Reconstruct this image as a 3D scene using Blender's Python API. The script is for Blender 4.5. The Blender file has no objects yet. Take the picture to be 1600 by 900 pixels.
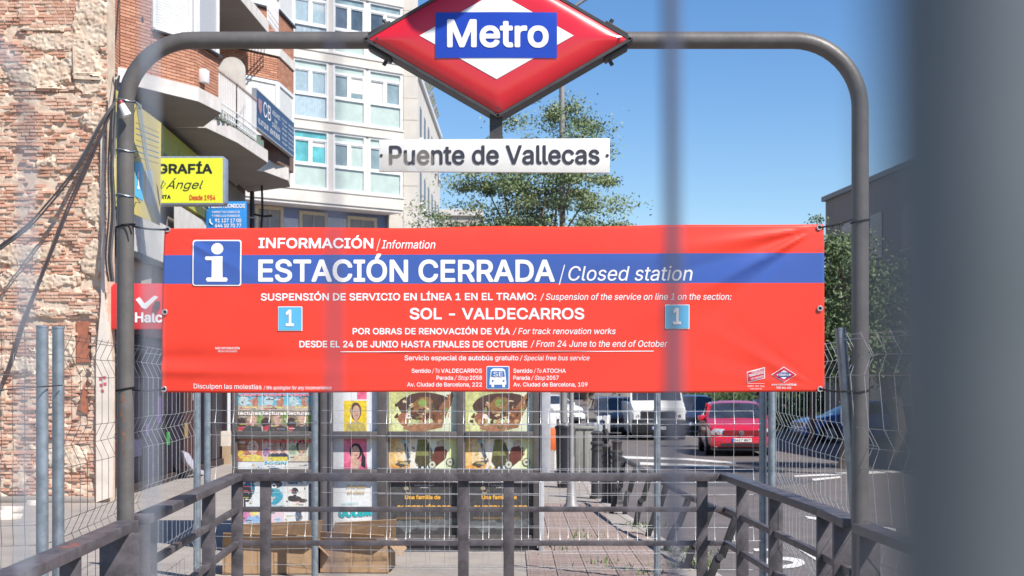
import bpy, bmesh, math, random, os
from mathutils import Vector, Matrix, noise
R = math.radians
random.seed(7)
sc = bpy.context.scene
# ---------------------------------------------------------------- camera, world, sun
F = 2400.0      # focal length in photo pixels (1600 wide)
CH = 1.9        # eye height
cam_d = bpy.data.cameras.new('camera'); cam = bpy.data.objects.new('camera', cam_d)
sc.collection.objects.link(cam); sc.camera = cam
cam.location = (0, 0, CH); cam.rotation_euler = (R(90), 0, 0)
cam_d.sensor_width = 36; cam_d.lens = 36 * F / 1600; cam_d.shift_y = 149 / 1600
cam_d.clip_start = 0.02; cam_d.clip_end = 3000
cam_d.dof.use_dof = True; cam_d.dof.focus_distance = 9.2; cam_d.dof.aperture_fstop = 7.4
SUN = Vector((0.63, -0.60, 1.0)).normalized()
w = bpy.data.worlds.new('World'); sc.world = w; w.use_nodes = True
nt = w.node_tree; bg = nt.nodes['Background']
sky = nt.nodes.new('ShaderNodeTexSky'); sky.sky_type = 'NISHITA'; sky.sun_disc = False
sky.sun_elevation = math.asin(SUN.z); sky.sun_rotation = math.atan2(SUN.x, SUN.y)
sky.altitude = 900; sky.air_density = 1.0; sky.dust_density = 0.25; sky.ozone_density = 1.4
hsv = nt.nodes.new('ShaderNodeHueSaturation'); hsv.inputs['Saturation'].default_value = 1.3; hsv.inputs['Hue'].default_value = 0.506; nt.links.new(sky.outputs[0], hsv.inputs['Color'])
nt.links.new(hsv.outputs[0], bg.inputs[0]); bg.inputs[1].default_value = 0.098
sd = bpy.data.lights.new('sun', 'SUN'); sd.energy = 4.8; sd.angle = R(0.5); sd.color = (1.0, 0.95, 0.88)
so = bpy.data.objects.new('sun', sd); sc.collection.objects.link(so)
so.rotation_euler = SUN.to_track_quat('Z', 'Y').to_euler(); so.location = (20, -20, 40)
sc.view_settings.view_transform = 'Standard'; sc.view_settings.look = 'None'
sc.view_settings.exposure = 0.58; sc.view_settings.gamma = 1.0
sc.render.engine = 'CYCLES'
sc.cycles.use_denoising = True
sc.cycles.max_bounces = 6; sc.cycles.transparent_max_bounces = 12
sc.cycles.caustics_reflective = False; sc.cycles.caustics_refractive = False
COL = sc.collection

# ---------------------------------------------------------------- helpers
def P(px, py, Y):
    return Vector(((px - 800) / F * Y, Y, CH + (599 - py) / F * Y))
def X(px, Y): return (px - 800) / F * Y
def Z(py, Y): return CH + (599 - py) / F * Y
def proj(v): return (800 + v[0] / v[1] * F, 599 - (v[2] - CH) / v[1] * F)
def plane_map(a, b):
    """photo point -> world point on the vertical plane through ground points a, b (x, y)"""
    ax, ay = a; dx, dy = b[0] - a[0], b[1] - a[1]
    def f(px, py, off=0.0):
        t = (px - 800) / F
        den = dx - t * dy
        s = (t * ay - ax) / den
        Y = ay + s * dy
        L = math.hypot(dx, dy); n = Vector((dy / L, -dx / L, 0))
        v = Vector((t * Y, Y, CH + (599 - py) / F * Y))
        return v + n * off
    return f
def flat(Y): return lambda px, py, off=0.0: P(px, py, Y) - Vector((0, off, 0))

MATS = {}
def M(name, col, rough=0.6, metal=0.0, var=0.12, scale=8.0, bump=0.0, bscale=40.0, spec=0.5, col2=None, detail=4, coat=0.0, trans=0.0, alpha=1.0, rnd=0.0, thr=(0.35, 0.65)):
    if name in MATS: return MATS[name]
    m = bpy.data.materials.new(name); m.use_nodes = True
    n = m.node_tree.nodes; l = m.node_tree.links; b = n['Principled BSDF']
    b.inputs['Roughness'].default_value = rough; b.inputs['Metallic'].default_value = metal
    b.inputs['Specular IOR Level'].default_value = spec
    if coat: b.inputs['Coat Weight'].default_value = coat; b.inputs['Coat Roughness'].default_value = 0.08
    if trans: b.inputs['Transmission Weight'].default_value = trans
    if alpha < 1: b.inputs['Alpha'].default_value = alpha
    tc = n.new('ShaderNodeTexCoord')
    c = Vector(col)
    if col2 is None and var > 0:
        ca, cb = c * (1 - var), c * (1 + var)
    else:
        ca, cb = c, Vector(col2 if col2 else col)
    if var > 0 or col2:
        no = n.new('ShaderNodeTexNoise'); no.inputs['Scale'].default_value = scale
        no.inputs['Detail'].default_value = detail; no.inputs['Roughness'].default_value = 0.65
        l.new(tc.outputs['Object'], no.inputs['Vector'])
        rp = n.new('ShaderNodeValToRGB')
        rp.color_ramp.elements[0].position = thr[0]; rp.color_ramp.elements[1].position = thr[1]
        rp.color_ramp.elements[0].color = (*ca, 1); rp.color_ramp.elements[1].color = (*[min(1, v) for v in cb], 1)
        l.new(no.outputs[0], rp.inputs[0]); out = rp.outputs[0]
        if rnd:
            oi = n.new('ShaderNodeObjectInfo'); mr = n.new('ShaderNodeMapRange')
            mr.inputs[3].default_value = 1 - rnd; mr.inputs[4].default_value = 1 + rnd
            l.new(oi.outputs['Random'], mr.inputs[0])
            hs = n.new('ShaderNodeHueSaturation'); l.new(mr.outputs[0], hs.inputs['Value']); l.new(out, hs.inputs['Color']); out = hs.outputs[0]
        l.new(out, b.inputs['Base Color'])
        mr2 = n.new('ShaderNodeMapRange'); mr2.inputs[3].default_value = max(0, rough - 0.08); mr2.inputs[4].default_value = min(1, rough + 0.1)
        l.new(no.outputs[0], mr2.inputs[0]); l.new(mr2.outputs[0], b.inputs['Roughness'])
    else:
        b.inputs['Base Color'].default_value = (*c, 1)
    if bump:
        n2 = n.new('ShaderNodeTexNoise'); n2.inputs['Scale'].default_value = bscale; n2.inputs['Detail'].default_value = 5
        l.new(tc.outputs['Object'], n2.inputs['Vector'])
        bp = n.new('ShaderNodeBump'); bp.inputs['Strength'].default_value = bump; bp.inputs['Distance'].default_value = 0.01
        l.new(n2.outputs[0], bp.inputs['Height']); l.new(bp.outputs[0], b.inputs['Normal'])
    MATS[name] = m
    return m
def FLAT(name, col, rough=0.5, **k): return M(name, col, rough, var=0.04, scale=5, **k)
def emis(name, col, s):
    m = M(name, col, 0.4, var=0); b = m.node_tree.nodes['Principled BSDF']
    b.inputs['Emission Color'].default_value = (*col, 1); b.inputs['Emission Strength'].default_value = s
    return m

def tag(o, label=None, cat=None, group=None, kind=None):
    if label: o['label'] = label
    if cat: o['category'] = cat
    if group: o['group'] = group
    if kind: o['kind'] = kind
    return o
WL = {}
def thing(name, label, cat, loc=(0, 0, 0), group=None):
    o = bpy.data.objects.new(name, None); COL.objects.link(o); o.location = loc; o.empty_display_size = 0.1
    WL[o.name] = Vector(loc)
    return tag(o, label, cat, group)
def base_of(parent):
    return WL.get(parent.name, Vector((0, 0, 0))) if parent else Vector((0, 0, 0))

class MB:
    def __init__(s): s.v = []; s.f = []; s.m = []
    def add(s, vs, fs, mi=0):
        b = len(s.v); s.v += [Vector(x) for x in vs]
        s.f += [tuple(b + i for i in f) for f in fs]; s.m += [mi] * len(fs); return s
    def box(s, x0, x1, y0, y1, z0, z1, mi=0):
        vs = [(x, y, z) for z in (z0, z1) for x, y in ((x0, y0), (x1, y0), (x1, y1), (x0, y1))]
        return s.add(vs, [(3, 2, 1, 0), (4, 5, 6, 7), (0, 1, 5, 4), (1, 2, 6, 5), (2, 3, 7, 6), (3, 0, 4, 7)], mi)
    def obox(s, c, ax, h, mi=0):
        c = Vector(c); a, b, d = [Vector(q).normalized() * k for q, k in zip(ax, h)]
        vs = [c + i * a + j * b + k * d for k in (-1, 1) for i, j in ((-1, -1), (1, -1), (1, 1), (-1, 1))]
        return s.add(vs, [(3, 2, 1, 0), (4, 5, 6, 7), (0, 1, 5, 4), (1, 2, 6, 5), (2, 3, 7, 6), (3, 0, 4, 7)], mi)
    def bar(s, a, b, w, h, up=(0, 0, 1), mi=0, z0=None):
        a, b = Vector(a), Vector(b); d = (b - a)
        if d.length < 1e-6: return s
        u = Vector(up); side = d.cross(u)
        if side.length < 1e-4: side = d.cross(Vector((0, 1, 0)))
        side.normalize(); u2 = side.cross(d).normalized()
        return s.obox((a + b) / 2, (d, side, u2), (d.length / 2, w / 2, h / 2), mi)
    def tube(s, pts, r, seg=8, mi=0, caps=True):
        pts = [Vector(p) for p in pts]; n = len(pts)
        rs = r if isinstance(r, (list, tuple)) else [r] * n
        t0 = (pts[1] - pts[0]).normalized()
        up = Vector((0, 0, 1)) if abs(t0.z) < 0.9 else Vector((0, 1, 0))
        nx = t0.cross(up).normalized(); vs = []
        for i in range(n):
            t = (pts[min(i + 1, n - 1)] - pts[max(i - 1, 0)])
            if t.length < 1e-9: t = t0
            t.normalize(); nx = (nx - t * nx.dot(t)).normalized(); ny = t.cross(nx)
            for k in range(seg):
                a = 2 * math.pi * k / seg; vs.append(pts[i] + (nx * math.cos(a) + ny * math.sin(a)) * rs[i])
        fs = [(i * seg + k, i * seg + (k + 1) % seg, (i + 1) * seg + (k + 1) % seg, (i + 1) * seg + k) for i in range(n - 1) for k in range(seg)]
        if caps: fs += [tuple(range(seg))[::-1], tuple((n - 1) * seg + k for k in range(seg))]
        return s.add(vs, fs, mi)
    def prism(s, poly, off, mi=0):
        poly = [Vector(p) for p in poly]; off = Vector(off); n = len(poly)
        return s.add(poly + [p + off for p in poly], [tuple(range(n))[::-1], tuple(range(n, 2 * n))] + [(i, (i + 1) % n, n + (i + 1) % n, n + i) for i in range(n)], mi)
    def poly(s, pts, mi=0): return s.add(pts, [tuple(range(len(pts)))], mi)
    def grid(s, fn, nu, nv, mi=0):
        vs = [fn(i / nu, j / nv) for j in range(nv + 1) for i in range(nu + 1)]
        mm = mi if callable(mi) else (lambda i, j: mi)
        b = len(s.v); s.v += [Vector(x) for x in vs]
        for j in range(nv):
            for i in range(nu):
                q = b + j * (nu + 1) + i
                s.f.append((q, q + 1, q + nu + 2, q + nu + 1)); s.m.append(mm(i, j))
        return s
    def mesh(s, name, mats, origin=Vector((0, 0, 0)), smooth=False, bevel=0, ang=40):
        me = bpy.data.meshes.new(name)
        me.from_pydata([tuple(v - origin) for v in s.v], [], s.f)
        for m in (mats if isinstance(mats, (list, tuple)) else [mats]): me.materials.append(m)
        me.polygons.foreach_set('material_index', s.m)
        bm = bmesh.new(); bm.from_mesh(me); bmesh.ops.recalc_face_normals(bm, faces=bm.faces)
        if bevel:
            es = [e for e in bm.edges if e.is_manifold and e.calc_face_angle(0) > R(30)]
            bmesh.ops.bevel(bm, geom=es, offset=bevel, segments=2, profile=0.5, affect='EDGES', clamp_overlap=True)
        bm.to_mesh(me); bm.free()
        if smooth or bevel:
            me.polygons.foreach_set('use_smooth', [True] * len(me.polygons))
            me.set_sharp_from_angle(angle=R(ang))
        me.update(); return me
    def build(s, name, mats, parent=None, smooth=False, bevel=0, ang=40, **k):
        o = bpy.data.objects.new(name, s.mesh(name, mats, base_of(parent), smooth, bevel, ang))
        COL.objects.link(o)
        if parent:
            o.parent = parent; WL[o.name] = base_of(parent)
        for a, b in k.items(): o[a] = b
        return o
def struct(name, mb, mat, **k):
    o = mb.build(name, mat, None, **k); o['kind'] = 'structure'; return o
def smooth_path(pts, n=6):
    """Catmull-Rom"""
    pts = [Vector(p) for p in pts]; q = [pts[0]] + pts + [pts[-1]]; out = []
    for i in range(1, len(q) - 2):
        for k in range(n):
            t = k / n; a, b, c, d = q[i - 1], q[i], q[i + 1], q[i + 2]
            out.append(0.5 * ((2 * b) + (c - a) * t + (2 * a - 5 * b + 4 * c - d) * t * t + (3 * b - a - 3 * c + d) * t ** 3))
    out.append(pts[-1]); return out

try:
    FONT = bpy.data.fonts.load(os.path.join(bpy.utils.system_resource('DATAFILES'), 'fonts', 'Inter.woff2'))
except Exception:
    FONT = None
from mathutils.geometry import delaunay_2d_cdt
import numpy as np
def glyph_mesh(s, shear, res):
    """outlines of a string, filled by the non-zero winding rule -> (points, triangles)"""
    c = bpy.data.curves.new('lettering', 'FONT'); c.body = s; c.resolution_u = res; c.fill_mode = 'NONE'
    if FONT: c.font = FONT
    c.shear = shear
    o = bpy.data.objects.new('tmp', c); me = bpy.data.meshes.new_from_object(o)
    bpy.data.objects.remove(o); bpy.data.curves.remove(c)
    pts = [Vector((v.co.x, v.co.y)) for v in me.vertices]; ed = [tuple(e.vertices) for e in me.edges]; bpy.data.meshes.remove(me)
    if not pts: return [], []
    nxt = {}                       # follow every closed outline in its own direction
    loops = []; adj = {}
    for a, b in ed: adj.setdefault(a, []).append(b); adj.setdefault(b, []).append(a)
    seen = set()
    for a in range(len(pts)):
        if a in seen or a not in adj: continue
        lp = [a]; seen.add(a); cur = a; n_ = (a + 1) if (a + 1) in adj[a] else adj[a][0]
        while n_ != a and n_ not in seen:
            lp.append(n_); seen.add(n_); q = [k for k in adj[n_] if k != cur]; cur, n_ = n_, (q[0] if q else a)
        if len(lp) > 2: loops.append(lp)
    V, E, Fc, oV, oE, oF = delaunay_2d_cdt(pts, ed, [], 0, 1e-6)
    if not Fc: return [], []
    A = np.array([[pts[k].x, pts[k].y, pts[lp[(i + 1) % len(lp)]].x, pts[lp[(i + 1) % len(lp)]].y] for lp in loops for i, k in enumerate(lp)])
    cen = np.array([[sum(V[k].x for k in f) / len(f), sum(V[k].y for k in f) / len(f)] for f in Fc])
    px, py = cen[:, 0:1], cen[:, 1:2]; x1, y1, x2, y2 = A.T
    up_ = (y1 <= py) & (y2 > py); dn = (y1 > py) & (y2 <= py)
    cr = (x2 - x1) * (py - y1) - (px - x1) * (y2 - y1)
    wn = (up_ & (cr > 0)).sum(1) - (dn & (cr < 0)).sum(1)
    return [(v.x, v.y) for v in V], [tuple(f) for f, k in zip(Fc, wn) if k != 0]
_h = glyph_mesh('H', 0, 2); CAPH = max(y for x, y in _h[0])
def refine(vs, fs, lim):
    """split long edges so that print follows a curved surface"""
    bm = bmesh.new(); bv = [bm.verts.new(v) for v in vs]
    for f in fs:
        try: bm.faces.new([bv[i] for i in f])
        except ValueError: pass
    bmesh.ops.triangulate(bm, faces=bm.faces)
    for _ in range(7):
        es = [e for e in bm.edges if e.calc_length() > lim]
        if not es: break
        bmesh.ops.subdivide_edges(bm, edges=es, cuts=1, use_grid_fill=False)
        bmesh.ops.triangulate(bm, faces=[f for f in bm.faces if len(f.verts) > 3])
    bm.verts.index_update(); vs = [v.co.copy() for v in bm.verts]; fs = [[v.index for v in f.verts] for f in bm.faces]; bm.free()
    return vs, fs
def text(s, x0, x1, base, cap, fn, mat, parent, bold=0.0, shear=0.0, off=0.003, name='lettering', dy=0.0, col_res=3, lim=0):
    """lettering laid on a surface: fn(px, py, off) -> world. x1 None keeps natural width. dy: slope of the base line.
    Bold strokes: the glyphs are laid again a hair aside, each layer 0.1 mm proud of the last"""
    vs0, fs0 = glyph_mesh(s, shear, col_res)
    if not fs0: return None
    k = cap / (CAPH + 2 * bold)
    xs = [x for x, y in vs0]; a, b = min(xs) - bold, max(xs) + bold
    sx = (x1 - x0) / (b - a) if x1 is not None else k
    org = base_of(parent)
    bx = bold * k / sx
    VS, FS = [], []
    nd = 8 if cap > 15 else 4
    shifts = [(0, 0)] + ([(bx * math.cos(R(22.5 + 360 / nd * i_)), bold * math.sin(R(22.5 + 360 / nd * i_))) for i_ in range(nd)] if bold > 0 else [])
    w0_ = max(xs) - min(xs) + 2 * bx
    p0 = [Vector(((x - (min(xs) - bx)) * (b - a) / w0_ * sx, 0, (y + bold) * k)) for x, y in vs0]; f0 = fs0
    if lim: p0, f0 = refine(p0, f0, lim)
    kx2 = sx * (b - a) / w0_; cnt = 0
    for n_, (ox, oy) in enumerate(shifts):
        for q in f0:      # each bold layer lies a hair above the last
            o_ = off + n_ * .0001; m0 = len(VS)
            for i_ in q:
                v = p0[i_]; xx = x0 + v.x + ox * kx2; VS.append(fn(xx, base + dy * (xx - x0) - (v.z + oy * k), o_) - org)
            FS.append(tuple(range(m0, m0 + len(q))))
    me = bpy.data.meshes.new(name); me.from_pydata([tuple(v) for v in VS], [], FS)
    me.materials.append(mat)
    ob = bpy.data.objects.new(name, me); COL.objects.link(ob)
    if parent: ob.parent = parent; WL[ob.name] = org
    return ob
def patch(fn, pts, mat, parent, off=0.002, name='print', lim=0, **k):
    if lim:
        vs, fs = refine([Vector((x, y, 0)) for x, y in pts], [tuple(range(len(pts)))], lim)
        return MB().add([fn(v.x, v.y, off) for v in vs], fs).build(name, mat, parent, **k)
    return MB().poly([fn(x, y, off) for x, y in pts]).build(name, mat, parent, **k)
def rect(x0, y0, x1, y1): return [(x0, y0), (x1, y0), (x1, y1), (x0, y1)]
def ell(cx, cy, rx, ry, n=20): return [(cx + rx * math.cos(2 * math.pi * i / n), cy + ry * math.sin(2 * math.pi * i / n)) for i in range(n)]
def copy_tree(o, loc=None, rz=None, parent=None):
    c = o.copy(); COL.objects.link(c)
    if parent: c.parent = parent
    for ch in o.children: copy_tree(ch, parent=c)
    if loc is not None: c.location = loc
    if rz is not None: c.rotation_euler[2] = rz
    return c

# ---------------------------------------------------------------- materials
m_dark = M('painted dark steel', (0.075, 0.072, 0.078), 0.42, 0.0, 0.18, 6, bump=0.08, bscale=60, spec=0.5)
m_darker = M('dark steel frame', (0.05, 0.048, 0.05), 0.5, 0.0, 0.2, 9, bump=0.1)
m_pipe = M('portal paint', (0.115, 0.105, 0.098), 0.45, 0.0, 0.16, 5, bump=0.15, bscale=30)
m_rail = M('railing paint worn', (0.085, 0.075, 0.082), 0.45, 0.0, 0.4, 7, bump=0.1, bscale=25)
m_galv = M('galvanised steel', (0.26, 0.30, 0.34), 0.38, 0.5, 0.2, 12, bump=0.05)
m_wire = M('galvanised wire', (0.55, 0.56, 0.57), 0.4, 0.6, 0.15, 10)
m_wired = M('weathered wire', (0.16, 0.15, 0.15), 0.5, 0.5, 0.2, 10)
m_red = M('sign red', (0.62, 0.018, 0.03), 0.22, 0, 0.04, 3, spec=0.6, coat=0.4)
m_blue = M('sign blue', (0.012, 0.055, 0.42), 0.35, 0, 0.05, 3)
m_white = M('white paint', (0.78, 0.77, 0.75), 0.5, 0, 0.05, 5)
m_signw = M('enamel white', (0.74, 0.72, 0.68), 0.35, 0, 0.07, 6, bump=0.03)
m_ink = M('dark ink', (0.035, 0.035, 0.05), 0.5, 0, 0.05)
m_printw = FLAT('white print', (0.82, 0.80, 0.80), 0.45)
m_bred = M('banner red', (0.80, 0.044, 0.020), 0.36, 0, 0.09, 1.2, bump=0.02, bscale=300, spec=0.4, coat=.4)
m_bblue = M('banner blue', (0.038, 0.095, 0.36), 0.36, 0, 0.05, 2, bump=0.02, bscale=300, coat=.6)
for _m in (m_bred, m_bblue): _m.node_tree.nodes['Principled BSDF'].inputs['Coat Roughness'].default_value = .34
m_black = M('black rubber', (0.02, 0.02, 0.022), 0.6, 0, 0.2)
m_glassd = M('dark glass', (0.022, 0.018, 0.028), 0.2, 0, 0.5, 1.5, spec=0.3)
# ================================================================ SETTING
g = MB(); g.poly([(-400, -60, -0.2), (400, -60, -0.2), (400, 1500, -0.2), (-400, 1500, -0.2)])
m_ground = M('distant ground', (0.16, 0.14, 0.125), 0.9, 0, 0.15, 0.3)
struct('ground', g, m_ground)
RZ = -0.12
m_asph = M('asphalt', (0.125, 0.108, 0.105), 0.85, 0, 0.16, 2.5, bump=0.3, bscale=90, detail=8)
# kerb line: pavement to the left, carriageway to the right
KA, KB = Vector((2.05, 15.5, 0)), Vector((1.55, 24.2, 0))
def kx(y): return KA.x + (KB.x - KA.x) * (y - KA.y) / (KB.y - KA.y) if y <= 26 else kx(26) + (y - 26) * 0.012
g = MB()
ys = [-5, 6, 12, 16, 20, 26, 40, 70, 120, 300, 700]
g.add([p for y in ys for p in ((kx(y) + 0.02 if y > 11 else 2.75, y, RZ), (15.5, y, RZ))], [(2 * i, 2 * i + 1, 2 * i + 3, 2 * i + 2) for i in range(len(ys) - 1)])
road = struct('road', g, m_asph)
m_mark = M('road marking paint', (0.62, 0.60, 0.57), 0.7, 0, 0.2, 9, bump=0.1)
def G(px, py, z=-0.12):     # point on the ground under a photo point
    Y = (CH - z) * F / (py - 599); return Vector((X(px, Y), Y, z))
def marking(pts, name='road_marking'):
    g = MB(); g.poly([G(x, y, RZ + 0.008) for x, y in pts]); return g.build(name, m_mark, road)
marking([(960, 712), (1075, 716), (1150, 722), (1150, 725), (1075, 719), (960, 716)])
marking([(1000, 722), (1140, 728), (1140, 732), (1000, 726)])
marking([(1240, 743), (1340, 737), (1460, 733), (1460, 736), (1342, 741), (1242, 745)])
marking([(1268, 748), (1312, 744), (1314, 746.5), (1272, 751)])
marking([(1258, 806), (1306, 812), (1400, 826), (1400, 832), (1300, 816), (1262, 810)])
marking([(1176, 857), (1206, 857), (1206, 861), (1180, 861)])
marking([(1243, 855), (1260, 856), (1310, 878), (1340, 892), (1322, 896), (1282, 880)])
ring = MB(); cpt = (1222, 879)
n = 28; o_ = [G(cpt[0] + 36 * math.cos(a * 2 * math.pi / n), cpt[1] + 9 * math.sin(a * 2 * math.pi / n), RZ + 0.008) for a in range(n)]
i_ = [G(cpt[0] + 17 * math.cos(a * 2 * math.pi / n), cpt[1] + 3.6 * math.sin(a * 2 * math.pi / n), RZ + 0.008) for a in range(n)]
ring.add(o_ + i_, [(a, (a + 1) % n, n + (a + 1) % n, n + a) for a in range(n)]); ring.build('road_marking', m_mark, road)
# patched asphalt
m_asph2 = M('older asphalt', (0.085, 0.082, 0.092), 0.85, 0, 0.12, 3, bump=0.3, bscale=80)
g = MB(); g.poly([G(1010, 744, RZ + 0.004), G(1180, 740, RZ + 0.004), G(1290, 752, RZ + 0.004), G(1170, 760, RZ + 0.004), G(1020, 757, RZ + 0.004)]); g.build('asphalt_patch', m_asph2, road)
# pavement sheet
m_pave = M('pavement concrete', (0.30, 0.265, 0.235), 0.85, 0, 0.14, 1.6, bump=0.25, bscale=70, detail=8)
ys = [-5, 6, 11, 12, 16, 20, 26, 40, 70, 120, 300, 700]
g = MB()
pts = [(kx(y) - 0.12 if y > 11 else 2.6, y) for y in ys]
g.add([p for x, y in pts for p in ((-16, y, -0.19), (x, y, -0.19), (-16, y, 0.0), (x, y, 0.0))],
      [f for i in range(len(ys) - 1) for f in ((4 * i + 2, 4 * i + 3, 4 * i + 7, 4 * i + 6), (4 * i + 1, 4 * i + 5, 4 * i + 7, 4 * i + 3))])
pave = struct('pavement', g, m_pave)
m_kerb = M('granite kerb', (0.36, 0.33, 0.30), 0.8, 0, 0.15, 14, bump=0.2)
y = 11.2
while y < 60:
    y2 = y + 1.0
    a, b = Vector((kx(y), y + 0.01, 0)), Vector((kx(y2), y2, 0))
    g = MB(); o = Vector((-0.13, 0, 0)); g.prism([a + o + Vector((0, 0, -0.18)), b + o + Vector((0, 0, -0.18)), b + Vector((0, 0, -0.18)), a + Vector((0, 0, -0.18))], (0, 0, 0.188))
    g.build('kerb_stone', m_kerb, pave, bevel=0.008); y = y2
# reddish pavers beyond the railing
m_tile = M('reddish paver', (0.27, 0.205, 0.18), 0.85, 0, 0.2, 22, bump=0.25, bscale=60, rnd=0.10)
tm = []
for k in range(3):
    t = MB(); e = 0.145; t.box(-e, e, -e, e, 0, 0.012)
    for i in (-1, 1):
        for j in (-1, 1): t.box(i * 0.07 - 0.045, i * 0.07 + 0.045, j * 0.07 - 0.045, j * 0.07 + 0.045, 0.012, 0.0155)
    tm.append(t.mesh('paver', m_tile))
yy = 15.0
while yy < 24.2:
    xx = 0.30
    while xx < kx(yy) - 0.32:
        o = bpy.data.objects.new('paver', random.choice(tm)); COL.objects.link(o); o.parent = pave
        o.location = (xx, yy, 0.001 + random.uniform(0, 0.003)); o.rotation_euler = (random.uniform(-.006, .006), random.uniform(-.006, .006), random.uniform(-.01, .01))
        xx += 0.30
    yy += 0.30
# pale stone edging in front
for i in range(6):
    g = MB(); x = 0.1 + i * 0.34; g.box(x, x + 0.332, 14.62, 14.82, 0.0, 0.03); g.build('edging_stone', M('pale stone', (0.5, 0.45, 0.38), 0.8, 0, 0.12, 12, bump=0.2), pave, bevel=0.006)
# weeds
m_grass = M('weed green', (0.10, 0.14, 0.045), 0.8, 0, 0.3, 20)
g = MB()
for cx, cy, n in ((0.5, 17.5, 40), (1.75, 20.2, 50), (1.95, 17.2, 160), (1.9, 16.0, 160), (0.95, 16.1, 40), (0.85, 18.9, 40), (1.3, 15.4, 30)):
    for _ in range(n):
        x, y = cx + random.gauss(0, .13), cy + random.gauss(0, .25); a = random.uniform(0, 6.3); h = random.uniform(.02, .1)
        dx, dy = math.cos(a) * .012, math.sin(a) * .012
        g.add([(x - dx, y - dy, 0), (x + dx, y + dy, 0), (x + dy * 3 + random.uniform(-.03, .03), y - dx * 3, h)], [(0, 1, 2)])
tag(g.build('weeds', m_grass), 'tufts of green weeds growing between the pavers', 'weeds', kind='stuff')
# ================================================================ METRO ENTRANCE
YP = 9.1; S = YP / F
portal = thing('entrance_portal', 'large dark grey tubular arch framing the metro entrance and carrying the station sign', 'portal', (0, YP, 0))
xl, xr, zt, rad = X(196, YP), X(1344, YP), Z(63, YP), 0.40
path = [Vector((xl, YP, 0.0)), Vector((xl, YP, 1.5))]
path += [Vector((xl + rad - rad * math.cos(a), YP, zt - rad + rad * math.sin(a))) for a in [math.pi / 2 * i / 12 for i in range(13)]]
path += [Vector((xr - rad + rad * math.sin(a), YP, zt - rad + rad * math.cos(a))) for a in [math.pi / 2 * i / 12 for i in range(13)]]
path += [Vector((xr, YP, 1.5)), Vector((xr, YP, 0.0))]
MB().tube(path, 0.0505, 28).build('arch_tube', m_pipe, portal, smooth=True)
for xx in (xl, xr):
    MB().tube([(xx, YP, 0.0), (xx, YP, 0.02)], 0.11, 20).build('base_plate', m_pipe, portal, smooth=True)

m_rust = M('rust and bare primer', (.20, .10, .065), .85, 0, .3, 40, bump=.3, bscale=80)
rnd = random.Random(31)
for k in range(22):       # flaked paint on the front of the left post
    a0 = -math.pi / 2 + rnd.gauss(.05, .22); z0_ = Z(rnd.gauss(655, 26), YP); w_, h_ = rnd.uniform(.04, .16), rnd.uniform(.005, .018); n_ = 8; rr = .0508
    ps_ = []
    for q in range(n_):
        an = 2 * math.pi * q / n_; aa = a0 + w_ * math.cos(an) * rnd.uniform(.6, 1.2); ps_.append((xl + rr * math.cos(aa), YP + rr * math.sin(aa), z0_ + h_ * math.sin(an) * rnd.uniform(.6, 1.3)))
    MB().poly(ps_).build('flaked_paint', m_rust, portal)
# ---- diamond sign
dia = thing('metro_diamond_sign', 'red white and blue diamond Metro sign with domed face in a dark steel frame', 'sign', (X(778, 8.95), 8.95, Z(61, 8.95)))
YF = 8.95
cx, cy, hw, hh = 778, 61, 203, 117
cor = [P(cx - hw, cy, YF), P(cx, cy + hh, YF), P(cx + hw, cy, YF), P(cx, cy - hh, YF)]
cen = P(cx, cy, YF)
def dome(u, v):      # unit diamond coords -> world
    a = max(0.0, 1 - (abs(u) + abs(v)))
    h = 0.036 * (1 - math.exp(-a * 9)) + 0.012 * a
    return cen + Vector((u * hw * YF / F, -h, v * hh * YF / F))
g = MB(); N = 40
g.grid(lambda s, t: dome((s + t - 1), (t - s)), N, N)
g.build('sign_face', m_red, dia, smooth=True, ang=80)
def dface(px, py, off=0.0):
    u, v = (px - cx) / hw, (cy - py) / hh
    return dome(u, v) + Vector((0, -off, 0))
# white inner diamond and blue plate, curved with the face
def dpatch(poly_uv, name, mat, off):
    mb = MB(); (a, b, c, d) = poly_uv; k = 16
    mb.grid(lambda s, t: dface(a[0] * (1 - s) * (1 - t) + b[0] * s * (1 - t) + c[0] * s * t + d[0] * (1 - s) * t,
                               a[1] * (1 - s) * (1 - t) + b[1] * s * (1 - t) + c[1] * s * t + d[1] * (1 - s) * t, off), k, k)
    return mb.build(name, mat, dia, smooth=True, ang=80)
dpatch([(656, 58), (776, 126), (896, 58), (776, -10)], 'white_diamond', m_white, 0.0025)
dpatch([(681, 93), (870, 93), (870, 22), (681, 22)], 'blue_plate', m_blue, 0.005)
text('Metro', 699, 857, 77, 44, dface, m_printw, dia, bold=0.024, lim=8, off=0.0075, col_res=6)
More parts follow.
